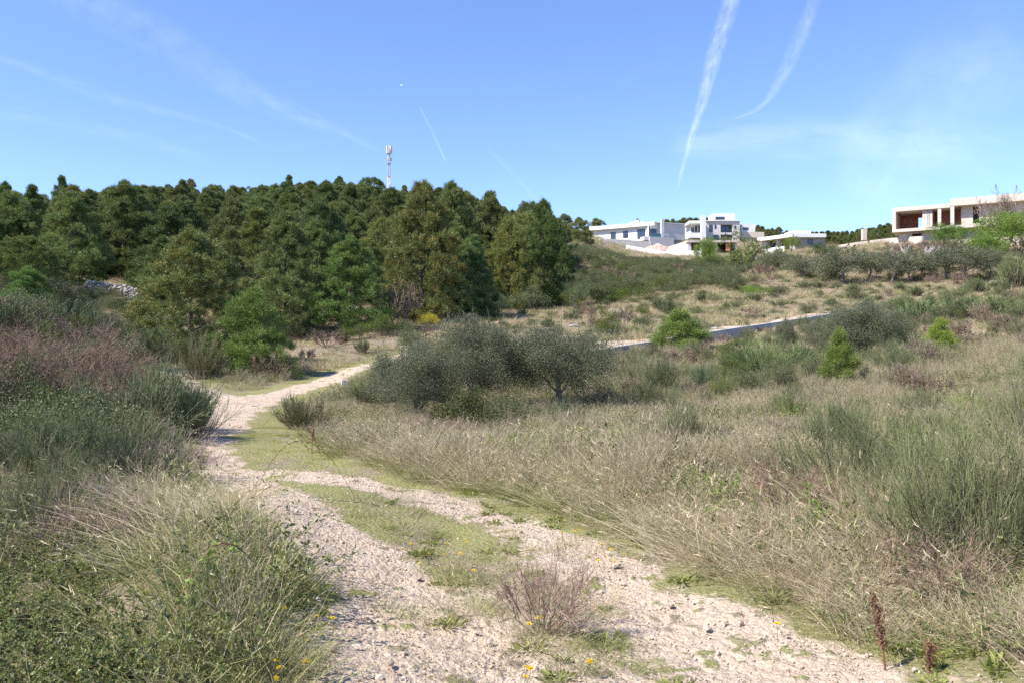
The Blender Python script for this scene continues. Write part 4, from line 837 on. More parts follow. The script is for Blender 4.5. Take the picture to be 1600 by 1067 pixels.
proto("twigF", 1.3, 1.3, bare_shrub(43, 1.3, 1.3, None, M_maquis, 12, (3, 4, 4), .02, 700, .010, .5, .7, (.07, .03)), ("twigs", "leaves"))
proto("almond", 4.2, 2.6, bare_shrub(44, 4.2, 2.6, M_bark, M_bright, 3, (3, 4, 4, 3), .09, 3000, .012, .75, .9, (.12, .06)), ("wood", "foliage"))
proto("baretree", 3.6, 3.0, bare_shrub(45, 3.6, 3.0, None, M_redleaf, 6, (4, 4, 4, 4), .06, 2600, .011, .75, .8, (.07, .03)), ("wood", "buds"))
proto("palebranch", 2.2, 2.6, bare_shrub(46, 2.2, 2.6, M_palewood, None, 7, (3, 3, 3), .07, 0, .016, .4, .6), ("branches",))
proto("brambleN", .55, .9, bramble(51, .55, .9, 22, 34, .041, up=.9), ("canes", "leaves")); proto("brambleL", .5, 1.0, bramble(52, .5, 1.0, 18, 24, .038, M_bramfresh), ("canes", "leaves"))
proto("brambleM", .7, 1.2, bramble(53, .7, 1.2, 14, 26, .05), ("canes", "leaves")); proto("brambleG", .5, 1.1, bramble(54, .5, 1.1, 9, 16, .045, M_bramfresh), ("canes", "leaves"))

PW = "pines of the hillside wood"
def P(px, d, top, w, key, label, col=None, base=None):
    x, y = mx_(px, d), d; z = gz(x, y); h = (mz_(top, d) - z) * F / d; return place("pine_tree", key, px, d, h, w, label, "pine", PW, col)
P(300,45,366,185,"pineR","broad rusty green pine in front of the wood, left of the track bend", (.95,1.05,1))
P(395,38.5,455,128,"pineS","small bright green round pine standing nearest the track", (1.0,1.25,.85))
P(445,60,338,130,"pineA","tall dark green pine behind the small bright one", (.85,.95,.9))
P(548,60,374,118,"pineB","deep green round pine between two taller ones, above the track bend", (.85,1.15,.85))
P(660,70,292,158,"pineR","tallest olive brown pine at the front of the wood", (.88,.92,.82))
P(742,74,372,80,"pineC","slim bluish green pine beside the tallest brown one", (.8,1.1,1.1))
P(795,84,345,88,"pineR","olive yellow pine near the right end of the wood", (.95,1.0,.8))
P(850,88,318,92,"pineB","dark green pine at the right end of the front row", (.55,.72,.55))
P(705,100,290,110,"pineB","dark crown behind the tallest brown pine", (.9,1,.9))
P(765,108,304,100,"pineA","round green crown behind the olive yellow pine")
P(828,120,318,70,"pineU","small dark rounded crown just left of the dark end pine", (.8,.9,.8))
P(872,112,345,60,"pineC","last slim pine where the wood meets the open slope", (.85,1,.9))
P(490,78,350,100,"pineA","green pine behind the deep green round one", (.9,1.05,.9))
P(600,88,345,110,"pineR","yellowish pine behind and left of the tallest brown pine", (1,1.1,.9))
P(360,72,360,100,"pineC","slender green pine behind the broad rusty one")
P(195,95,288,130,"pineB","large dark pine above the old stone wall", (.75,.85,.75))
P(115,95,294,110,"pineA","olive pine with layered boughs left of the large dark one", (1.05,1,.8))
P(240,110,296,80,"pineC","narrow pine between the large dark one and the rusty one", (.8,.9,.8))
P(50,120,292,70,"pineC","pointed dark pine on the left skyline", (.7,.9,.85))
P(96,130,278,60,"pineC","highest pointed pine of the left skyline", (.7,.9,.85))
P(8,118,288,60,"pineB","dark pine cut by the left edge of the picture", (.7,.9,.85))
P(30,85,350,90,"pineB","low wide pine below the pointed dark one on the left", (.85,1,.8))
P(-30,80,330,100,"pineA","pine mostly outside the left edge", (.85,1,.8))
P(42,63,420,80,"pineS","bright green young pine among grey shrubs on the left", (.9,1.3,.9))
P(255,82,372,80,"pineA","pine behind the old stone wall, left of the rusty one", (.8,.95,.8))
P(285,150,284,60,"pineC","pointed skyline pine above the rusty one", (.8,.9,.8))
P(298,170,283,50,"pineR","brownish skyline pine left of centre of the wood", (.9,.9,.9))
P(452,215,276,44,"pineC","pointed pine poking out of the ridge line", (.75,.9,.8))
P(530,225,278,44,"pineA","small knob of pine on the highest ridge", (.75,.9,.8))
P(580,170,280,76,"pineU","flat topped dark pine just left of the radio mast", (.7,.85,.7))
P(632,200,292,40,"pineC","pine at the foot of the radio mast, right side")
P(905,175,342,46,"pineS","small pine left of the long white bungalow"); P(882,180,336,40,"pineS","small pine at the right end of the wood skyline"); P(932,225,343,44,"pineS","tree half hidden by the left end of the bungalow")
P(40,72,372,110,"pineU","umbrella shaped pine on the slope left of the stone wall", (.9,1,.8)); P(140,110,300,90,"pineB","full pine between the olive one and the large dark one", (.8,.9,.8))
ORD = ["first", "second", "third", "fourth", "fifth", "sixth", "seventh", "eighth", "last", "rearmost"]
WOODCOL = [(55, "at the left edge"), (135, "above the bright young pine"), (215, "above the old stone wall"), (285, "left of the rusty one"), (355, "behind the rusty one"), (425, "above the small bright pine"), (495, "above the track bend"), (570, "above the deep green round one"), (640, "below the mast"), (715, "behind the tallest brown one"), (790, "behind the slim bluish one"), (9999, "near its right end")]
def colphrase(px, cols):
    for c, ph in cols:
        if px < c: return ph
rows = [(86, 120, .9), (98, 92, .9), (110, 80, .85), (124, 66, .8), (140, 46, .8), (160, 42, .75), (180, 38, .75), (200, 34, .7), (222, 31, .7), (246, 29, .7)]
keys = ["pineA", "pineB", "pineC", "pineU", "pineB", "pineA", "pineR"]
sky_px = [0, 100, 150, 200, 300, 400, 500, 560, 600, 650, 700, 760, 800, 850, 890]; sky_py = [306, 300, 300, 292, 292, 290, 286, 287, 296, 300, 296, 312, 326, 336, 352]
for ri, (d, gap, _) in enumerate(rows):
    px = -40 + rng.uniform(0, gap)
    while px < 880 - max(0, (d - 150)) * 1.2:
        dd = d * rng.uniform(.95, 1.06); x, y = mx_(px, dd), dd; z = gz(x, y); h = rng.uniform(8.0, 11.5); lim = mz_(np.interp(px, sky_px, sky_py) + rng.uniform(-2, 6), dd) - z
        h = min(h, lim)
        if h > 3.0:
            k = keys[int(rng.integers(len(keys)))]; band = "left" if px < 260 else ("middle" if px < 560 else "right")
            ww = h * rng.uniform(.72, 1.0) * F / dd; v = rng.uniform(.78, 1.15)
            tone = {"pineU": "flat topped", "pineR": "brownish", "pineC": "narrow"}.get(k, "dark" if v < .92 else ("light green" if v > 1.05 else "round"))
            if k == "pineU" and d < 110: k = "pineA"; tone = "round"
            lb = "%s pine in the %s row of the wood, %s" % (tone, ORD[ri], colphrase(px, WOODCOL))
            place("pine_tree", k, px, dd, h * F / dd, ww, lb, "pine", PW, (v * rng.uniform(.8, 1.0), v, v * rng.uniform(.85, 1.0)))
        px += gap * rng.uniform(.75, 1.25)
DPH = ["between the bungalow and the tall house", "right of the tall white house", "behind the wide villa", "left of the unfinished house", "low and near, left of the unfinished house", "far behind the wide villa roof"]
for ci, (p0, p1, d, top0, top1, n) in enumerate(((1040, 1115, 330, 344, 342, 9), (1156, 1222, 330, 352, 358, 10), (1228, 1300, 260, 362, 366, 7), (1290, 1400, 240, 364, 352, 14), (1300, 1400, 210, 368, 362, 12), (1225, 1300, 300, 364, 362, 8))):
    for k in range(n):
        f = (k + rng.uniform(.2, .8)) / n; px = p0 + (p1 - p0) * f; top = top0 + (top1 - top0) * f + rng.uniform(-2, 4); x, y = mx_(px, d), d * 1.0; z = gz(x, y); h = max(mz_(top, d) - z, 3.0); h = min(h, 12)
        v = rng.uniform(.8, 1.05); place("pine_tree", keys[k % 3], px, d * rng.uniform(.97, 1.03), h * F / d, h * F / d * .95, "%s distant pine %s" % (["broad dark", "pointed", "round"][k % 3], DPH[ci]), "pine", "distant pines " + DPH[ci], (v, v, v))

# --- olives
OG = "olive trees"
place("olive_tree", "oliveB", 645, 21.5, 112, 165, "left lobe of the three merged grey green olives beside the track", "olive tree", OG)
place("olive_tree", "oliveB", 738, 23, 142, 165, "middle and tallest of the three merged olives beside the track", "olive tree", OG, rz=2.0)
place("olive_tree", "oliveA", 870, 23.5, 122, 195, "right one of the three merged olives, with drooping boughs", "olive tree", OG, rz=1.0)
for px, d, h, w, k, lb in ((1348,40,88,135,"oliveB","biggest olive tree at the right end of the retaining wall"), (1300,43,62,80,"oliveA","lower left lobe of the biggest olive by the retaining wall"), (1229,44,56,36,"oliveB","small upright grey green olive in front of the wall end"),
    (1318,98,58,100,"oliveF","leftmost olive of the row below the unfinished house"), (1392,96,52,76,"oliveG","second olive from the left in the row below the unfinished house"), (1420,97,50,60,"oliveF","third olive from the left in the row below the unfinished house"),
    (1478,96,54,72,"oliveG","olive just right of the middle of the row"), (1508,94,56,84,"oliveF","forked olive fourth from the right in the row"), (1546,95,50,58,"oliveG","last dark olive at the right end of the row"),
    (1285,104,40,60,"oliveG","olive left of and behind the row"), (1250,108,38,48,"oliveF","round olive below the wide villa"), (1216,122,30,48,"oliveG","low olive below the wide villa, left of the round one"),
    (1356,100,42,50,"oliveG","olive standing behind the second one of the row"), (1440,99,40,44,"oliveF","olive partly hidden behind the middle of the row"), (1392,42,60,60,"oliveA","lower olive leaning on the right of the biggest one")):
    place("olive_tree", k, px, d, h, w, lb, "olive tree", OG, (rng.uniform(.85, 1.1),) * 3)

def S(name, key, px, d, h, w, label, cat, col=None, group=None, dz=0): return place(name, key, px, d, h, w, label, cat, group, col, dz=dz)
# --- left foreground and middle
S("bare_shrub","redshrub",82,15.5,150,320,"wide reddish brown bare shrub with countless fine twigs on the left","shrub",(.85,.74,.64))
S("bare_shrub","redshrub",-40,14,150,280,"bare twiggy shrub cut by the left edge, joined to the wide reddish one","shrub",(.85,.74,.64))
S("leafy_shrub","lentiskA",75,12.2,95,120,"dark green leafy shrub growing under the wide reddish shrub","shrub",(.8,.85,.8))
S("leafy_shrub","maquisA",20,13,130,150,"dense dark shrub at the left edge below the reddish one","shrub",(.7,.7,.7))
S("broom_bush","broomM2",215,14,105,230,"large grey green rounded broom bush left of the grassy track","bush",(.95,1,1))
S("broom_bush","broomM1",262,16,100,150,"bluish green broom at the back of the large rounded bush","bush",(.9,1.0,.95))
S("broom_bush","broomM1",300,14.5,80,110,"right edge of the large rounded broom bush, shading the track","bush",(.8,.95,.9))
S("bare_shrub","twigA",215,12.3,70,100,"brown dead twigs in the front of the large rounded broom bush","shrub",(.8,.7,.65))
S("broom_bush","broomM1",60,9.5,110,170,"green broom bush at the left edge, above the bramble tangle","bush",(.95,1.05,.9))
S("broom_bush","broomM1",130,10.2,90,130,"right one of the two green brooms at the left edge","bush",(.95,1.05,.9))
S("bare_shrub","twigA",258,9.6,75,150,"grey dead shrub on the bank above the pale stones","shrub",(1.2,1.15,1.2))
S("bramble_bush","brambleG",225,8.8,50,150,"light green bramble creeping over the grey dead shrub","bramble")
S("broom_bush","broomN2",100,7.3,120,160,"thin grey green broom shoots behind the near brambles","bush",(.98,1.0,.88))
S("broom_bush","broomN2",40,6.6,130,150,"sparse broom cut by the left edge behind the near brambles","bush",(.9,.95,.9))
S("bare_shrub","twigA",125,6.0,120,180,"brown dead twigs among the sparse brooms at the left","shrub",(.85,.75,.7))
S("bramble_bush","brambleN",60,3.9,140,330,"nearest dark green bramble tangle in the bottom left corner","bramble",(.95,.95,.95))
S("bramble_bush","brambleN",175,3.8,105,240,"bramble tangle right of the nearest one, at the foot of the grassy mound","bramble",(1.0,1.0,1.0))
S("bramble_bush","brambleN",335,3.75,62,170,"arching bramble sprays reaching over the foot of the grassy mound","bramble",(1.05,1.05,1.0))
S("bramble_bush","brambleN",10,4.9,120,260,"bramble behind the nearest tangle at the left edge","bramble",(1.1,1.1,1.0))
S("bramble_bush","brambleN",130,5.2,80,220,"low bramble below the dead brown twigs","bramble",(1.1,1.1,1))
S("bramble_bush","brambleN",90,4.5,95,260,"bramble filling the gap behind the nearest tangle","bramble",(.95,.95,.9)); S("bramble_bush","brambleN",30,5.8,90,280,"bramble under the sparse broom at the left edge","bramble",(.9,.9,.9)); S("bramble_bush","brambleN",-20,3.7,160,330,"bramble cut by the left edge at the very bottom","bramble",(.9,.92,.88))
S("bramble_bush","brambleG",395,8.0,50,110,"bramble spray arching from the top of the grassy mound onto the track","bramble",(.75,.8,.8))
S("broom_bush","broomM2",315,37,70,90,"grey brown broom bush beneath the rusty pine","bush",(1.0,.9,.85)); S("bare_shrub","twigF",420,37,40,60,"brown dead brush at the foot of the small bright pine","shrub",(.8,.7,.65))
for px, d, h, w, k, c, lb in ((40,44,60,110,"maquisA",(.95,.95,.95),"grey green maquis bush far left beyond the reddish shrub"), (100,50,50,110,"broomF",(.8,.95,.85),"soft green shrub beyond the reddish shrub"), (150,56,36,90,"maquisB",(.85,.9,.85),"rounded grey shrub in front of the stone wall"),
    (215,52,40,70,"twigF",(1.1,1.1,1.15),"silver grey brush right of the rounded shrub before the stone wall"), (95,66,50,80,"maquisA",(.45,.5,.45),"very dark shrub right of the bright young pine"), (10,56,45,80,"broomF",(.85,1,.9),"green brush at the left edge behind the reddish shrub"),
    (180,42,42,90,"maquisB",(.9,.95,.9),"dense grey green shrub left of the rusty pine"), (235,40,55,80,"broomF",(.85,.95,.85),"low green brush beneath the left side of the rusty pine"), (60,36,40,90,"twigF",(1,.95,1),"grey twig brush just above the reddish shrub"), (135,36,36,100,"broomF",(1,1,.9),"faded green brush just above the reddish shrub"), (205,33,40,80,"twigF",(.8,.7,.65),"brown brush right of the faded green one"),
    (620,62,70,80,"twigF",(1.0,.9,.95),"pale bare brush under the tallest brown pine"), (590,57,34,60,"lentiskA",(1,1.1,.9),"bright green low shrub left of the bare brush"), (510,54,28,60,"twigF",(.9,.8,.8),"brown brush below the deep green pine"), (545,56,26,40,"lentiskB",(1.1,1.15,.9),"yellow green low shrub below the deep green pine"),
    (643,50,48,42,"maquisA",(.75,.85,.75),"dark round bush standing alone above the olives"), (672,64,22,40,"gorse",(1,1,1),"small yellow flowering gorse under the brown pine"), (735,75,16,22,"gorse",(1,1,1),"tiny yellow gorse beside the slim bluish pine"),
    (778,78,34,50,"maquisA",(1,1.05,1.05),"silvery shrub at the edge of the wood, left of its twin"), (826,82,40,66,"maquisB",(1,1.05,1.05),"larger silvery shrub at the right end of the wood"), (888,86,26,46,"gorse",(1,1,1),"yellow gorse in flower on the slope right of the wood"),
    (903,80,44,46,"maquisA",(.75,.85,.8),"dark round bush right of the yellow gorse"), (912,104,32,40,"maquisA",(.9,.95,.9),"round grey bush between the gorse and the bungalow slope"), (948,90,24,70,"lentiskB",(1.1,1.2,.9),"bright green shrub patch left of the slope's middle"), (988,92,24,60,"lentiskB",(1.1,1.2,.9),"bright green shrub patch, the right one of two"),
    (952,52,38,46,"lentiskA",(1,1,.8),"olive brown round bush above the left end of the retaining wall"), (975,62,30,40,"twigF",(.9,.9,.9),"grey brush behind the olive brown bush"), (1150,98,26,44,"maquisB",(.8,.85,.8),"dark low bush in the middle of the slope"), (1180,88,16,60,"springS",(.85,.95,.7),"bright green low growth above the middle of the wall"),
    (1062,44.5,62,84,"pineY",(.95,1.15,.85),"bushy bright green young pine in front of the retaining wall"), (1088,46.5,50,40,"maquisA",(.8,.95,.85),"dark bush right beside the bushy young pine"),
    (1200,33,64,130,"broomM2",(1.1,1.35,.95),"wide bright green broom below the end of the retaining wall"), (1160,35,44,70,"broomM1",(.9,1.05,.9),"grey green broom left of the wide bright one"), (1250,34,50,50,"broomM1",(.85,1.0,.9),"darker broom right of the wide bright one"),
    (1312,29,82,54,"pineY",(1.05,1.2,.8),"fresh green conical young pine right of the wide bright broom"), (1470,38,58,50,"pineY",(1.2,1.4,.7),"lime green young pine on the slope at the right"), (1035,27,60,60,"broomM1",(1,1.1,1),"loose grey green broom in the field right of the olives"),
    (1098,28,44,40,"broomM1",(.85,1.1,1),"small bluish broom in the field"), (1128,25,34,50,"broomM2",(1.3,1.35,.8),"small yellowish broom in the field"), (1395,32,50,70,"broomM1",(.95,1.05,.95),"broom right of the conical young pine"), (1440,34,44,60,"twigF",(1,.95,.95),"grey brush between the young pines at the right"),
    (1440,62,40,90,"broomF",(.9,1.15,.9),"green broom mass above the far wall end"), (1500,60,36,90,"broomF",(.95,1.1,.9),"green broom mass at the right, next to the far wall end"), (1560,55,40,80,"broomF",(1,1.1,.9),"green broom at the right edge of the slope"), (1590,88,50,60,"broomF",(.95,1.05,.9),"broom at the right edge below the bright tree"),
    (1410,50,50,110,"brambleM",(.7,.8,.7),"dark bramble mass below the far wall end"), (1360,54,40,70,"maquisA",(.8,.9,.8),"dark shrub under the biggest olive"), (1283,128,24,40,"lentiskA",(.6,.7,.6),"dark green round bush right of the wide villa"), (1300,126,20,30,"maquisA",(.7,.8,.7),"second dark bush right of the wide villa")):
    nm = {"maquisA":"shrub","maquisB":"shrub","lentiskA":"shrub","lentiskB":"shrub","twigF":"dry_brush","broomF":"broom_bush","broomM1":"broom_bush","broomM2":"broom_bush","gorse":"gorse_bush","pineY":"young_pine","springS":"shrub","brambleM":"bramble_bush"}[k]
    S(nm, k, px, d, h, w, lb, nm.replace("_", " ").replace("dry ", ""), c)
# trees below the houses
S("almond_tree","almond",1162,135,66,70,"almond tree with a black forked trunk and fresh leaves, before the tall white house","tree"); S("almond_tree","almond",1138,128,60,56,"leaning almond tree left of the forked one","tree")
S("almond_tree","almond",1212,158,30,34,"pale green tree in front of the wide villa","tree"); S("leafy_tree","spring",1105,140,52,44,"bright green leafy tree before the orange panels","tree",(.8,.8,.7))
S("leafy_tree","spring",1237,166,26,30,"yellow green tree by the corner of the wide villa","tree",(.9,.8,.7)); S("leafy_tree","spring",1582,108,66,110,"large fresh green tree at the right edge before the unfinished house","tree",(.85,.9,.75))
S("leafy_tree","spring",1540,104,50,66,"fresh green tree left of the large one at the right edge","tree",(.8,.85,.7)); S("leafy_tree","spring",1480,112,42,64,"low green tree in front of the unfinished house floor slab","tree",(.6,.7,.6))
S("almond_tree","almond",1505,106,50,50,"thin leafed tree with a dark stem before the unfinished house","tree"); S("bare_tree","baretree",1550,112,90,60,"bare reddish tree rising over the roof of the unfinished house","tree",(1,.85,.9))
S("bare_tree","baretree",1594,110,96,64,"bare reddish tree at the right edge over the unfinished house","tree",(1,.85,.9)); S("bare_tree","palebranch",1428,104,40,84,"bleached bare branches above the olive row","tree")
S("bare_tree","baretree",1465,110,30,60,"low brown bare bushy tree under the unfinished house","tree",(.8,.7,.7)); S("bare_tree","baretree",1400,116,24,60,"low bare brush tree against the white garden wall","tree",(.9,.85,.9))
# --- right foreground
S("broom_bush","broomN1",1330,8.2,175,250,"large grey green broom fanning out right of the straw patch","bush",(.95,1.0,.88)); S("broom_bush","broomN1",1500,5.6,260,300,"nearest and largest broom at the right, thin blue green rods","bush",(.95,1.0,.88))
S("broom_bush","broomN2",1425,7.0,190,200,"broom between the two largest ones at the right","bush",(.98,1.0,.88)); S("broom_bush","broomN2",1610,9.0,200,170,"broom cut by the right edge","bush",(.95,1.0,.88)); S("broom_bush","broomN2",1590,5.6,200,200,"broom rods at the right edge in front","bush",(.98,1.0,.88))
S("bare_shrub","twigA",1240,7.4,110,160,"brown dead bramble and twigs left of the large broom","shrub",(.8,.62,.55)); S("bare_shrub","twigA",1470,5.2,110,260,"dead brown twigs at the foot of the nearest broom","shrub",(.85,.75,.65))
S("bramble_bush","brambleL",1200,7.8,80,260,"fresh light green bramble shoots between the straw and the large broom","bramble"); S("bramble_bush","brambleL",1290,6.6,90,200,"low bramble with lime green leaves in front of the large broom","bramble")
S("bramble_bush","brambleL",830,11.2,55,170,"light green bramble arching over the grass right of the track","bramble"); S("bramble_bush","brambleL",1470,11.5,60,190,"horizontal bramble sprays with yellow green leaves behind the large brooms","bramble")
S("bramble_bush","brambleL",1570,10.8,60,170,"yellow green bramble sprays at the right edge","bramble"); S("bramble_bush","brambleG",1080,9.4,40,200,"sparse fresh bramble in the middle of the dry field","bramble"); S("bramble_bush","brambleG",1000,10.5,36,180,"sparse bramble left of the dry field's middle","bramble")
S("leafy_shrub","lentiskA",720,15.5,80,110,"dark leafy shrub with reddish stems at the foot of the olives","shrub",(.65,.6,.6)); S("leafy_shrub","maquisA",800,16.5,60,110,"grey green shrub right of the dark leafy one below the olives","shrub",(.9,.9,.8))
S("broom_bush","broomM1",885,17,50,70,"sparse green broom below the right olive","bush",(.95,1.05,.95)); S("broom_bush","broomM2",470,17.5,52,100,"brownish green broom right of the grassy track","bush",(1.1,1,.9)); S("broom_bush","broomM1",590,25,66,90,"green broom at the left foot of the olives","bush",(1,1.05,.8))
S("leafy_shrub","maquisB",1100,13,26,50,"small blue grey cushion shrub in the dry field","shrub",(1.1,1.15,1.3)); S("bramble_bush","brambleM",1440,13,46,140,"tangled bramble behind the large brooms","bramble",(1.1,1.1,.9)); S("broom_bush","broomM1",1300,12.5,80,110,"broom behind the largest one, half hidden","bush",(1,1.05,.95))
S("bare_shrub","twigA",845,4.75,120,170,"low dry twig cushion between the wheel tracks","shrub",(1.05,.9,.85)); S("bare_shrub","twigA",690,14.4,40,120,"dry brown stems in front of the dark leafy shrub","shrub",(1,.9,.85))

# --- random low shrubs of the open slope
SLK = [("shrub","maquisA"),("shrub","maquisB"),("dry_brush","twigF"),("broom_bush","broomF"),("shrub","lentiskB"),("dry_brush","twigF"),("broom_bush","broomF")]
def toplim(px, d):
    """nothing low may stand so high that it would hide the houses"""
    lft = np.where((np.asarray(px) > 125) & (np.asarray(px) < 222) & (np.asarray(d) > 42), 449, 300)
    return np.where(np.asarray(px) < 400, lft, 0) + np.where(np.asarray(px) < 400, 0, 1) * np.where(np.asarray(d) > 95, np.interp(px, [880, 925, 980, 1095, 1120, 1300, 1330, 1400, 1440, 1640], [380, 380, 400, 403, 398, 398, 388, 384, 378, 372]), 300)
def fill(n, d0, d1, p0, p1, hlo, hhi, ks, tone, phrase, group):
    k = 0; tries = 0
    while k < n and tries < n * 12:
        tries += 1; d = math.sqrt(rng.uniform(d0 * d0, d1 * d1)); px = rng.uniform(p0, p1); x, y = mx_(px, d), d
        gm, gn, co = masks(np.array([x]), np.array([y]))
        if co[0] > .2 or gm[0] > .5: continue
        if p0 < 900 and px < 860 and d > 78: continue
        nm, key = ks[int(rng.integers(len(ks)))]; h = min(rng.uniform(hlo, hhi), mz_(toplim(px, d), d) - gz(x, y))
        if h < .3: continue
        h0 = h; v = rng.uniform(*tone)
        if key in ("broomF",): c = (v, v * 1.1, v * .95)
        elif key == "twigF": c = (v * 1.05, v * .92, v * .9)
        else: c = (v, v, v * .95)
        w = h * rng.uniform(1.0, 1.9) * F / d
        kind_ = {"maquisA":"grey green shrub","maquisB":"spreading grey green shrub","twigF":"dry brown brush","broomF":"faded green broom","lentiskB":"bright green shrub","lentiskA":"bright green shrub","broomM1":"green broom","broomM2":"brownish broom","twigA":"dry twig cushion","brambleL":"fresh green bramble"}[key]
        f_ = (h - hlo) / (hhi - hlo); size = "small " if f_ < .3 else ("large " if f_ > .75 else ""); tone_ = "dark " if v < tone[0] + .25 * (tone[1] - tone[0]) else ("pale " if v > tone[0] + .78 * (tone[1] - tone[0]) else "")
        place(nm, key, px, d, h * F / d, w, tone_ + size + kind_ + " " + phrase + ", " + colphrase(px, SLOPECOL), nm.replace("_", " "), group % nm.replace("_", " "), c); k += 1
SLOPECOL = [(60, "at the left edge"), (140, "under the bright young pine"), (210, "under the stone wall"), (300, "beside the rusty pine"), (500, "near the track bend"), (620, "below the deep green pine"), (760, "behind the olives"), (860, "right of the wood"), (930, "near the yellow gorse"), (1000, "below the bungalow"), (1080, "below the rubble heap"), (1150, "below the tall house"), (1220, "below the villa"), (1300, "above the wall end"), (1380, "near the biggest olive"), (1450, "near the lime young pine"), (1530, "below the unfinished house"), (9999, "at the right edge")]
fill(90, 102, 168, 885, 1120, 1.1, 2.3, [("maquis_bush","maquisA"),("maquis_bush","maquisB"),("maquis_bush","maquisA"),("dry_brush","twigF"),("maquis_bush","lentiskA")], (.72, 1.05), "in the dense scrub", "%s thicket below the bungalow")
fill(90, 104, 165, 1110, 1620, 1.0, 2.3, SLK, (.75, 1.05), "on the upper slope", "%s of the upper right slope")
fill(140, 50, 108, 760, 1400, .35, 1.15, SLK, (.8, 1.15), "scattered above the far track", "%s scattered above the far track")
fill(95, 40, 100, 1380, 1640, .4, 1.4, SLK, (.8, 1.1), "on the right slope", "%s on the right slope")
fill(90, 22, 56, 960, 1640, .35, 1.0, [("broom_bush","broomM1"),("broom_bush","broomM2"),("dry_brush","twigF"),("shrub","maquisB")], (.85, 1.1), "in the overgrown field", "%s in the field below the wall")
fill(60, 32, 80, -40, 250, .8, 1.9, SLK[:6], (.7, 1.0), "on the overgrown slope", "%s below the stone wall")
fill(30, 22, 40, 980, 1520, .55, 1.15, [("broom_bush","broomM1"),("broom_bush","broomM2"),("shrub","lentiskA"),("broom_bush","broomM1")], (.95, 1.2), "in the middle of the field", "%s in the middle of the field")
fill(34, 8.5, 22, 960, 1640, .25, .7, [("broom_bush","broomM1"),("broom_bush","broomM2"),("dry_brush","twigA"),("broom_bush","broomM1"),("bramble_bush","brambleL")], (.9, 1.15), "in the near dry field", "%s of the near dry field")
fill(50, 46, 74, 250, 760, .4, 1.3, [("dry_brush","twigF"),("broom_bush","broomF"),("shrub","maquisA")], (.6, 1.0), "along the foot of the wood", "%s along the foot of the wood")

def scrub(name, label, n, d0, d1, p0, p1, s0, s1, keys=("maquisA", "maquisB", "maquisA", "twigF", "lentiskA")):
    d = np.sqrt(rng.uniform(d0 ** 2, d1 ** 2, n)); x = mx_(rng.uniform(p0, p1, n), d); g_, gr_, co_ = masks(x, d); k = (co_ < .2) & (g_ < .5); d = d[k]; x = x[k]; n = len(x); z = ground(x, d); px_ = CX + F * x / d; sc_ = np.minimum(rng.uniform(s0, s1, n), (mz_(toplim(px_, d), d) - z) / 1.5); k = sc_ > .12; x = x[k]; d = d[k]; z = z[k]; sc_ = sc_[k]; n = len(x)
    scatter(name, label, [PROTO[k][2][-1] for k in keys], np.stack([x, d, z - .1], 1), rots(n, .08), sc_, rng.integers(0, len(keys), n))
scrub("scrub_thicket", "dense grey green scrub covering the slope below the bungalow", 260, 100, 168, 885, 1125, .7, 1.5)
scrub("scrub_thicket", "dense scrub under the trees below the unfinished house", 120, 104, 150, 1120, 1640, .6, 1.2)
scrub("scrub_thicket", "dense undergrowth on the slope below the stone wall", 200, 30, 80, -60, 250, .5, 1.1)
scrub("slope_brush", "low dry and grey green brush covering the open slope", 1500, 46, 112, 690, 1640, .18, .5, ("twigF", "broomF", "twigF", "maquisB", "broomF", "twigF", "lentiskB"))
scrub("field_brush", "low dry brush and small brooms of the field below the retaining wall", 420, 16, 48, 900, 1640, .2, .5, ("twigA", "broomM1", "broomM2", "twigA", "twigA"))
scrub("bank_brush", "dry twigs and broom shoots on the left bank", 120, 7, 34, -60, 240, .3, .7, ("twigA", "broomM1", "broomM2", "maquisB"))
# --- dry stone walls and loose rocks
RK = [rock(60 + i, 2, .3) for i in range(6)]
RM = [g.mesh("rock", M_rock) for g in RK]; SM = [rock(80 + i, 1, .3, .6).mesh("stone", M_stone) for i in range(8)]
def stone_wall(label, pts, h, n, sz):
    P_ = np.array([(mx_(a, d), d) for a, d in pts]); r = empty("dry_stone_wall", (P_[0][0], P_[0][1], gz(*P_[0]))); tag(r, label, "stone wall"); o = np.array(r.location); g = Geo()
    for k in range(n):
        s = rng.uniform(0, len(P_) - 1.001); i = int(s); q = P_[i] + (P_[i + 1] - P_[i]) * (s - i) + rng.normal(size=2) * .12; z = gz(*q) + rng.uniform(-.1, h); b = RK[k % 6]
        V = b.V[0] * sz * rng.uniform(.6, 1.2) ; a_ = rng.uniform(0, 6.28); V = np.stack([V[:, 0] * math.cos(a_) - V[:, 1] * math.sin(a_), V[:, 0] * math.sin(a_) + V[:, 1] * math.cos(a_), V[:, 2] * .75], 1); g.add(V + [q[0], q[1], z] - o, b.T[0], rng.uniform(0, 1))
    st = obj("stones", g.mesh("stones", M_rock), r); st['kind'] = "stuff"
stone_wall("old grey dry stone wall below the dark pines", [(134,80),(160,80),(190,79),(214,77),(213,74)], 1.1, 520, .22)
stone_wall("low white stone line on the slope right of the olive row", [(1548,92),(1575,92),(1600,93)], .3, 70, .28); stone_wall("low stone line beyond the lime green young pine", [(1500,70),(1535,70),(1570,71)], .35, 90, .25)
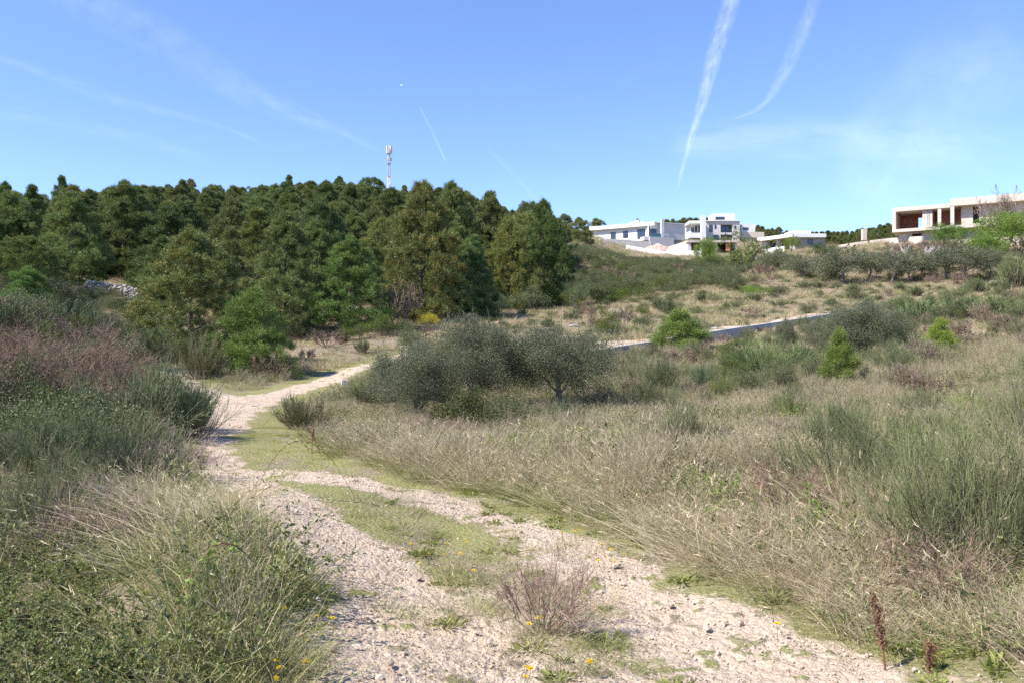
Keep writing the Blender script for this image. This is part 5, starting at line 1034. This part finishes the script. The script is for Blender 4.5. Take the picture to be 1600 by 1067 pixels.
for i, (px, py, s, lb) in enumerate(((152,790,.17,"largest pale rock of the little pile on the bank"), (176,778,.14,"upper rock of the little pile on the bank"), (190,798,.10,"small right hand rock of the pile on the bank"), (140,772,.12,"left rock of the pile on the bank"),
    (166,806,.10,"lowest rock of the pile on the bank"), (963,889,.035,"pinkish stone alone on the right verge of the track"), (519,1020,.035,"pale stone lying beside the grass at the left wheel track"), (497,935,.03,"stone at the foot of the grassy mound"), (765,1003,.03,"flat stone in the gravel between the wheel tracks"), (745,985,.025,"small stone in the gravel, just above the flat one"),
    (1048,945,.03,"stone on the inner edge of the right wheel track"), (655,905,.028,"stone in the middle of the left wheel track"), (1105,985,.03,"stone lying in the right wheel track"), (610,1045,.03,"stone near the bottom of the left wheel track"), (556,1010,.028,"little pale stone left of the left wheel track"), (1430,1046,.03,"stone at the gravel edge below the nearest broom"))):
    x, y = hit(px, py) if i > 4 else (mx_(px, 8.3), 8.3 + (.2 if i in (1, 3) else 0)); o = obj("rock" if i < 5 else "stone", RM[i % 6] if i < 5 else SM[i % 8], loc=(x, y, gz(x, y) + s * (.35 if i > 4 else .5))); o.scale = (s * 1.2, s, s * .85); o.rotation_euler = (rng.normal() * .2, rng.normal() * .2, rng.uniform(0, 6)); tag(o, lb, "rock" if i < 5 else "stone")
for i, (px, d, s, lb) in enumerate(((960,78,.5,"white boulder on the slope left of its middle"), (1300,84,.45,"pale outcrop on the slope beside the olive row"), (1210,106,.6,"pale boulder below the round olive"), (1035,60,.35,"white stone edge above the retaining wall"), (1115,58,.3,"white stone on the far track verge"), (960,140,.7,"pale rock in the thicket below the bungalow"), (1440,44,.30,"pale rock between the young pines"), (898,62,.3,"pale rock on the slope below the dark round bush"))):
    x, y = mx_(px, d), d; o = obj("boulder", RM[i % 6], loc=(x, y, gz(x, y) + s * .2)); o.scale = (s * 1.5, s, s * .6); o.rotation_euler[2] = i * 1.3; tag(o, lb, "boulder")

# ------------------------------------------------------------------ grass, herbs, gravel
straw = [grass_tuft(58, .66, .17, .75, .0038, .35, M_straw, 5, 12, (-.30, -.05, 0)).mesh("straw_tuft", M_straw) for _ in range(5)]
strawS = [grass_tuft(60, .32, .17, .9, .0036, .3, M_straw, 4, 8).mesh("straw_tuft", M_straw) for _ in range(5)]
mixt = [grass_tuft(100, .38, .17, .75, .0042, .45, M_mixgrass, 4, 0).mesh("mix_tuft", M_mixgrass) for _ in range(5)]
weeds = []
for _ in range(5):
    g = Geo(); nS = 9; b = np.stack([rng.normal(size=nS) * .08, rng.normal(size=nS) * .08, np.full(nS, -.02)], 1); SP = bent(b, rng.normal(size=(nS, 3)) * [.5, .5, 0] + [0, 0, 1], rng.uniform(.15, .42, nS), 5, .15, .03); g.rods(SP, .0016, .6, 1)
    k_ = np.repeat(np.arange(nS), 26); t = rng.uniform(.1, 1, len(k_)) * 3.99; i0 = t.astype(int); f = (t - i0)[:, None]; q = SP[k_, i0] * (1 - f) + SP[k_, i0 + 1] * f
    g.leaves(q, rng.normal(size=(len(k_), 3)) + [0, 0, .4], rng.uniform(.014, .036, len(k_)), rng.uniform(.008, .018, len(k_)), rng.uniform(0, 1, len(k_))); weeds.append(g.mesh("weed", [M_bramble, M_mauve]))
mauve = []
for _ in range(4):
    g = grass_tuft(30, .30, .16, 1.0, .004, .1, M_mauve, 4, 0); a = rng.uniform(0, 6.28, 60)
    lv, tp, td = twig_levels(np.stack([rng.normal(size=8) * .06, rng.normal(size=8) * .06, np.zeros(8)], 1), rng.normal(size=(8, 3)) * [.5, .5, 0] + [0, 0, 1], .22, 3, (4, 3), .6, .4, .2, .0022)
    for P_, R_ in lv: g.rods(P_, R_, rng.uniform(0, 1, len(P_)))
    mauve.append(g.mesh("dead_herb", M_mauve))
greens = [grass_tuft(70, .11, .10, .7, .0035, .5, M_green, 3, 0).mesh("green_tuft", M_green) for _ in range(4)]
greenL = [grass_tuft(90, .30, .15, .5, .0045, .5, M_green, 4, 0).mesh("green_tuft_long", M_green) for _ in range(3)]
herb = []
for _ in range(3):
    g = Geo(); nL = 60; a = rng.uniform(0, 6.28, nL); b = np.stack([np.cos(a) * rng.uniform(0, .1, nL), np.sin(a) * rng.uniform(0, .1, nL), rng.uniform(0, .03, nL)], 1)
    g.leaves(b, np.stack([np.cos(a), np.sin(a), rng.uniform(.1, 1, nL)], 1), rng.uniform(.03, .07, nL), rng.uniform(.012, .024, nL), rng.uniform(0, 1, nL)); herb.append(g.mesh("herb", M_green))
farstraw = [grass_tuft(60, .45, .35, .5, .014, .3, M_straw, 3, 0).mesh("far_straw", M_straw) for _ in range(4)]
farmix = [grass_tuft(60, .40, .35, .5, .014, .4, M_mixgrass, 3, 0).mesh("far_mix", M_mixgrass) for _ in range(3)]
farmauve = [grass_tuft(46, .40, .35, .7, .014, .15, M_mauve, 3, 0).mesh("far_dead", M_mauve) for _ in range(3)]
fargreen = [grass_tuft(60, .22, .35, .7, .013, .5, M_green, 3, 0).mesh("far_green", M_green) for _ in range(2)]

B_straw = [(320,850,120,80,.45),(1140,880,150,90,1.3),(1050,800,160,60,.9),(1250,960,170,60,1.0),(560,700,90,30,.5),(860,660,90,30,.4),(1350,640,120,40,.7),(660,740,120,18,.7)]
B_mix = [(330,860,120,100,2.5),(430,960,60,70,2.0),(260,800,100,50,.9),(760,755,160,30,1.0),(950,800,90,60,.8),(1150,700,240,50,.5),(1000,640,200,30,.5),(1480,1020,120,40,.7),(620,720,160,40,.6)]
B_mauve = [(600,700,150,40,.9),(1000,720,300,50,.5),(1180,900,140,80,.9),(1300,680,200,60,.5),(120,850,120,80,.3),(850,950,50,45,.9),(1100,640,300,40,.5)]
def excl(g, co): return np.clip(1 - 1.25 * co, 0, 1) * np.clip(1 - 1.3 * g, 0, 1)
def rise(x, y):
    """plants stay low near the trodden ground and vary in patches"""
    dd = np.minimum(seg_dist(x, y, CL)[0], seg_dist(x, y, RT)[0]); left = x < -.2 - .02 * y
    r = np.where(left, .3 + .45 * smooth(.5, 1.6, dd), .25 + .75 * smooth(.5, 3.2, dd)); mid = 1 - .5 * smooth(9, 13, y) * (y < 26); return r * mid * (.25 + 1.45 * smooth(.25, .75, fbm(x * .7, y * .7, 71, 3)))
def mk(name, label, protos, n, d0, d1, wf, s0, s1, half=.68, tilt=.12, zs=None, low=True):
    x, y, z = spread(n, d0, d1, wf, half); N = len(x); sc = rng.uniform(s0, s1, N); f = (.38 + .85 * rise(x, y)) if low else 1.0
    scatter(name, label, protos, np.stack([x, y, z - .01], 1), rots(N, tilt) if zs is None else np.stack([rng.normal(size=N) * .1, rng.normal(size=N) * .1, rng.normal(size=N) * zs], 1), sc, rng.integers(0, len(protos), N), f)
    print("SCATTER", name, N)
pn = lambda x, y, s: smooth(.35, .62, fbm(x * .55, y * .55, s, 3))
BRB = [(60,1020,130,60,.9)]
nb = lambda px, py: 1 - .85 * np.minimum(1, blob(px, py, BRB))
mk("straw_grass", "long pale dry grass leaning over in the near field", straw, 3600, 3.2, 15, lambda x, y, px, py, g, gr, co: excl(g, co) * nb(px, py) * np.minimum(1, .03 + .10 * pn(x, y, 51) * (px > 560) + .75 * blob(px, py, B_straw)), .6, 1.15, zs=.8)
mk("dry_grass", "short dry grass tufts all over the near field", strawS, 4200, 3.0, 16, lambda x, y, px, py, g, gr, co: excl(g, co) * nb(px, py) * np.minimum(1, .10 + .6 * pn(x, y, 52) + .4 * blob(px, py, B_straw)), .6, 1.3)
mk("mixed_grass", "half green half dry grass of the bank and verges", mixt, 7500, 3.0, 16, lambda x, y, px, py, g, gr, co: excl(g, co) * nb(px, py) * np.minimum(1,   .22 + .6 * pn(x, y, 53) + blob(px, py, B_mix)), .5, 1.3)
mk("dead_herbs", "brown dead herb stems in the near field", mauve, 4200, 3.0, 16, lambda x, y, px, py, g, gr, co: excl(g, co) * nb(px, py) * np.minimum(1, (.3 + .4 * pn(x, y, 54)) * np.where(px < 560, .35, 1) + blob(px, py, B_mauve)), .6, 1.4)
mk("field_weeds", "small leafed green weeds among the dry grass", weeds, 4200, 3.0, 16, lambda x, y, px, py, g, gr, co: excl(g, co) * np.minimum(1, .05 + .75 * pn(x, y, 55) + blob(px, py, [(90,960,120,80,.9)])), .6, 1.4)
mk("green_turf", "short green turf between and beside the wheel tracks", greens, 17000, 2.8, 18, lambda x, y, px, py, g, gr, co: np.clip(1 - 1.3 * g, 0, 1) * np.clip(.95 * np.maximum(co * (1.0 - .35 * g), gr) + .10, 0, 1) * (co > .08) * smooth(.42, .56, fbm(x * 2.6, y * 2.6, 57, 4)), .25, 1.1, low=False)
mk("low_herbs", "small leafy weeds along the track", herb, 6500, 2.8, 16, lambda x, y, px, py, g, gr, co: np.clip(1 - 1.1 * g, 0, 1) * np.clip(.25 + .6 * (co > .05) * (co < .9), 0, 1) * pn(x, y, 58), .35, 1.0, low=False)
mk("verge_grass", "long green grass in damp patches of the verge", greenL, 4000, 3.0, 20, lambda x, y, px, py, g, gr, co: excl(g, co * .8) * np.minimum(1, .12 + .9 * blob(px, py, [(860,780,110,40,.5),(470,980,40,60,.7),(800,800,60,20,.6),(430,720,40,20,.6),(1300,1030,160,30,.35),(330,1050,120,40,.5),(520,690,60,30,.4)])), .4, .85)
mk("tall_straw", "tallest pale straw leaning over right of the track", straw, 1500, 3.6, 13, lambda x, y, px, py, g, gr, co: excl(g, co) * blob(px, py, [(1130,870,130,70,.6),(1270,970,130,50,.6),(1010,790,90,40,.35),(330,800,90,40,.25)]), .75, 1.2, zs=.6, low=False)
mk("track_tufts", "small dry and green tufts standing in the strip between the ruts", strawS[:2] + mixt[:2] + mauve[:2], 5000, 3.4, 9, lambda x, y, px, py, g, gr, co: (co > .5) * blob(px, py, [(860,960,60,55,.5),(770,905,70,40,.28),(650,830,60,30,.15),(900,1040,60,30,.3)]), .25, .7, half=.4, low=False)
mk("verge_green", "fresh green grass along the edge of the track", greenL, 5000, 4, 16, lambda x, y, px, py, g, gr, co: (co < .75) * (co > .02) * (g < .4) * (.15 + .5 * pn(x, y, 77)), .35, .8, low=False)
mk("meadow_straw", "dry grass of the middle field", strawS, 9000, 15, 42, lambda x, y, px, py, g, gr, co: excl(g, co) * (.12 + .4 * pn(x, y, 61)), .7, 1.4)
mk("meadow_mixed", "half green grass of the middle field", mixt, 11000, 15, 42, lambda x, y, px, py, g, gr, co: excl(g, co) * (.25 + .65 * pn(x, y, 62)), .6, 1.3)
mk("meadow_dead_herbs", "brown dead herbs of the middle field", mauve, 11000, 15, 42, lambda x, y, px, py, g, gr, co: excl(g, co) * (.35 + .5 * pn(x, y, 63)), .8, 1.6)
mk("meadow_weeds", "green weeds of the middle field", weeds, 8000, 15, 42, lambda x, y, px, py, g, gr, co: excl(g, co) * (.1 + .8 * pn(x, y, 64)), .9, 1.7)
mk("meadow_turf", "green turf of the track bed farther on", greens, 16000, 14, 46, lambda x, y, px, py, g, gr, co: np.clip(1 - 1.4 * g, 0, 1) * (co > .1) * (.2 + .6 * co) * smooth(.38, .52, fbm(x * 1.1, y * 1.1, 57, 3)), .5, 1.1, half=.45, low=False)
mk("slope_straw", "dry grass of the far slope", farstraw, 30000, 40, 135, lambda x, y, px, py, g, gr, co: excl(g * .9, co) * (.18 + .5 * pn(x * .4, y * .4, 65)) * (y < 95 + (px > 860) * 60), .7, 1.3)
mk("slope_mixed", "half green grass of the far slope", farmix, 26000, 40, 135, lambda x, y, px, py, g, gr, co: excl(g * .9, co) * (.15 + .55 * pn(x * .4, y * .4, 66)) * (y < 95 + (px > 860) * 60), .7, 1.3)
mk("slope_dead_herbs", "brown dead herbs of the far slope", farmauve, 30000, 40, 135, lambda x, y, px, py, g, gr, co: excl(g * .9, co) * (.25 + .5 * pn(x * .4, y * .4, 67)) * (y < 95 + (px > 860) * 60), .7, 1.4)
mk("slope_green", "green patches of grass on the far slope", fargreen, 26000, 40, 125, lambda x, y, px, py, g, gr, co: np.clip(1 - 1.4 * g, 0, 1) * np.clip(gr * .6 + .04, 0, 1), .8, 1.4)
mk("upper_scrub", "dry growth of the highest slopes", farmauve + farmix, 14000, 130, 240, lambda x, y, px, py, g, gr, co: .5 + .4 * pn(x * .3, y * .3, 68), 1.5, 3.0)

gravel = SM
def gravel_w(x, y, px, py, g, gr, co): return np.clip(g * 1.1 + .04 * co, 0, 1)
x, y, z = spread(110000, 2.8, 13, gravel_w, .66); N = len(x); s = .0042 + .011 * rng.uniform(0, 1, N) ** 2.8 + (rng.uniform(size=N) < .012) * .014
scatter("gravel", "loose pinkish limestone gravel on the wheel tracks", gravel, np.stack([x, y, z - .014 * np.clip(masks(x, y)[0], 0, 1) * smooth(60, 10, np.hypot(x, y)) + s * .2], 1), rots(N, .5), s, rng.integers(0, len(gravel), N)); print("GRAVEL", N)
x, y, z = spread(30000, 13, 45, gravel_w, .5); N = len(x); s = .010 + .025 * rng.uniform(0, 1, N) ** 3
scatter("far_gravel", "gravel on the track farther on", gravel, np.stack([x, y, z - .01], 1), rots(N, .5), s, rng.integers(0, len(gravel), N))

def stalk_plant(name, label, px, d, hpx, lean, seeds, w=.006):
    h = hpx / F * d; K = 8; t = np.linspace(0, 1, K); Pm_ = np.stack([lean * t ** 1.5 * h, .1 * t * h, t * h - .03], 1); g = Geo(); g.rods(Pm_[None], (w * (1 - .6 * t))[None], .2, 0, 5)
    for k in range(4): q = Pm_[3 + k]; g.rods(bent(q[None], np.array([[rng.normal() * .6, rng.normal() * .6, .8]]), h * .22, 4, 0., .03), w * .4, .3)
    h_ = Geo(); n_ = seeds; tt = rng.uniform(.35, 1, n_) * (K - 1.01); i0 = tt.astype(int); q = Pm_[i0] + (Pm_[i0 + 1] - Pm_[i0]) * (tt - i0)[:, None] + rng.normal(size=(n_, 3)) * [.012, .012, .008]
    h_.leaves(q, rng.normal(size=(n_, 3)) + [0, 0, .4], .016, .010, rng.uniform(0, 1, n_)); x = mx_(px, d); r = empty(name, (x, d, gz(x, d))); tag(r, label, "plant"); obj("stem", g.mesh("stem", M_cane), r); obj("seed_heads", h_.mesh("seed_heads", M_redleaf), r)
stalk_plant("dock_stalk", "dark reddish dock stalk with rusty seeds at the bottom, below the nearest broom", 1384, 4.1, 120, -.12, 420)
stalk_plant("dock_stalk", "short dark dock stalk at the bottom, right of the tall reddish one", 1452, 3.95, 55, .1, 260)
stalk_plant("dock_stalk", "dark leaning dead stalk at the verge left of the olives", 500, 12.3, 42, -.5, 200, .012)
stalk_plant("dead_stalk", "upright pale dead stalk at the verge beside the grassy track", 487, 12.8, 52, .05, 120, .01)
def arching_cane(label, px, d, dx, h, dy=0.):
    x = mx_(px, d); z = gz(x, d); K = 12; t = np.linspace(0, 1, K); P_ = np.stack([dx * t, dy * t, h * 4 * t * (1 - t) * (1 - .25 * t)], 1); g = Geo(); g.rods(P_[None], (.006 * (1 - .5 * t))[None], .1, 0, 5); h_ = Geo(); n_ = 26; tt = rng.uniform(.1, .8, n_) * (K - 1.01); i0 = tt.astype(int)
    q = P_[i0] + (P_[i0 + 1] - P_[i0]) * (tt - i0)[:, None]; compound(h_, q, rng.normal(size=(n_, 3)) + [0, 0, .2], rng.uniform(.02, .04, n_), rng.uniform(0, 1, n_)); r = empty("bramble_cane", (x, d, z)); tag(r, label, "bramble"); obj("cane", g.mesh("cane", M_cane), r); obj("leaves", h_.mesh("leaves", M_bramfresh), r)
arching_cane("dark bramble cane arching over the grass below the right olive", 870, 11.8, .75, .48)
arching_cane("long bramble cane arching over the dry field left of the large broom", 1130, 9.6, 1.0, .55)
arching_cane("bramble cane arching out of the grassy mound onto the track", 395, 7.6, .95, .62)
arching_cane("bramble cane reaching up from the corner tangle over the mound", 250, 4.0, .55, .62, .3)
# ------------------------------------------------------------------ dandelions
def flower():
    g = Geo(); K = 5; st = np.array([[[.0, 0, -.01], [.004, .002, .03], [.006, .0, .06], [.004, -.004, .09], [.0, 0, .12]]]); g.rods(st, .0012, .3, 0, 4)
    h = Geo(); 
    for ring, (n, L, up) in enumerate(((16, .016, .15), (13, .012, .55), (9, .008, 1.2))):
        a = np.arange(n) * 2 * math.pi / n + ring * .2; h.leaves(np.tile([[0, 0, .12 + ring * .001]], (n, 1)), np.stack([np.cos(a), np.sin(a), np.full(n, up)], 1), L, .005, rng.uniform(0, 1, n))
    return g.mesh("stalk", M_green), h.mesh("flower_head", M_yellow)
stk, hd = flower(); DF = [(497,888),(520,915),(455,958),(470,995),(500,1000),(505,985),(517,970),(478,1012),(452,1055),(440,1045),(486,1058),(425,1068),(825,985),(820,1050),(850,975),(905,1045),(915,1040),(812,1040),(955,860),(968,868),(950,855),(940,880),(960,875),(895,830),(885,835),(900,832),(632,865),(700,855),(665,870),(735,850),(690,868),(715,872),(640,852),(1145,700),(1155,690),(820,1060),(740,900),(655,880),(545,870),(500,960),(1215,985),(1222,978),(372,655),(365,672),(880,842)]
for i, (px, py) in enumerate(DF):
    if py > 1066: py = 1060
    x, y = hit(px + rng.uniform(-3, 3), py + 16); side = "by the mound left of the track" if px < 530 else ("between the wheel tracks" if px < 800 else "on the right side of the track")
    r = empty("dandelion", (x, y, gz(x, y) - .03)); s = rng.uniform(.8, 1.15); r.scale = (s * 1.15, s * 1.15, s); r.rotation_euler = (rng.normal() * .2 + .25, rng.normal() * .2, rng.uniform(0, 6)); tag(r, "small yellow dandelion " + side, "flower", "dandelions " + side); obj("stalk", stk, r); obj("flower_head", hd, r)
print("OBJECTS", len(scene.objects))
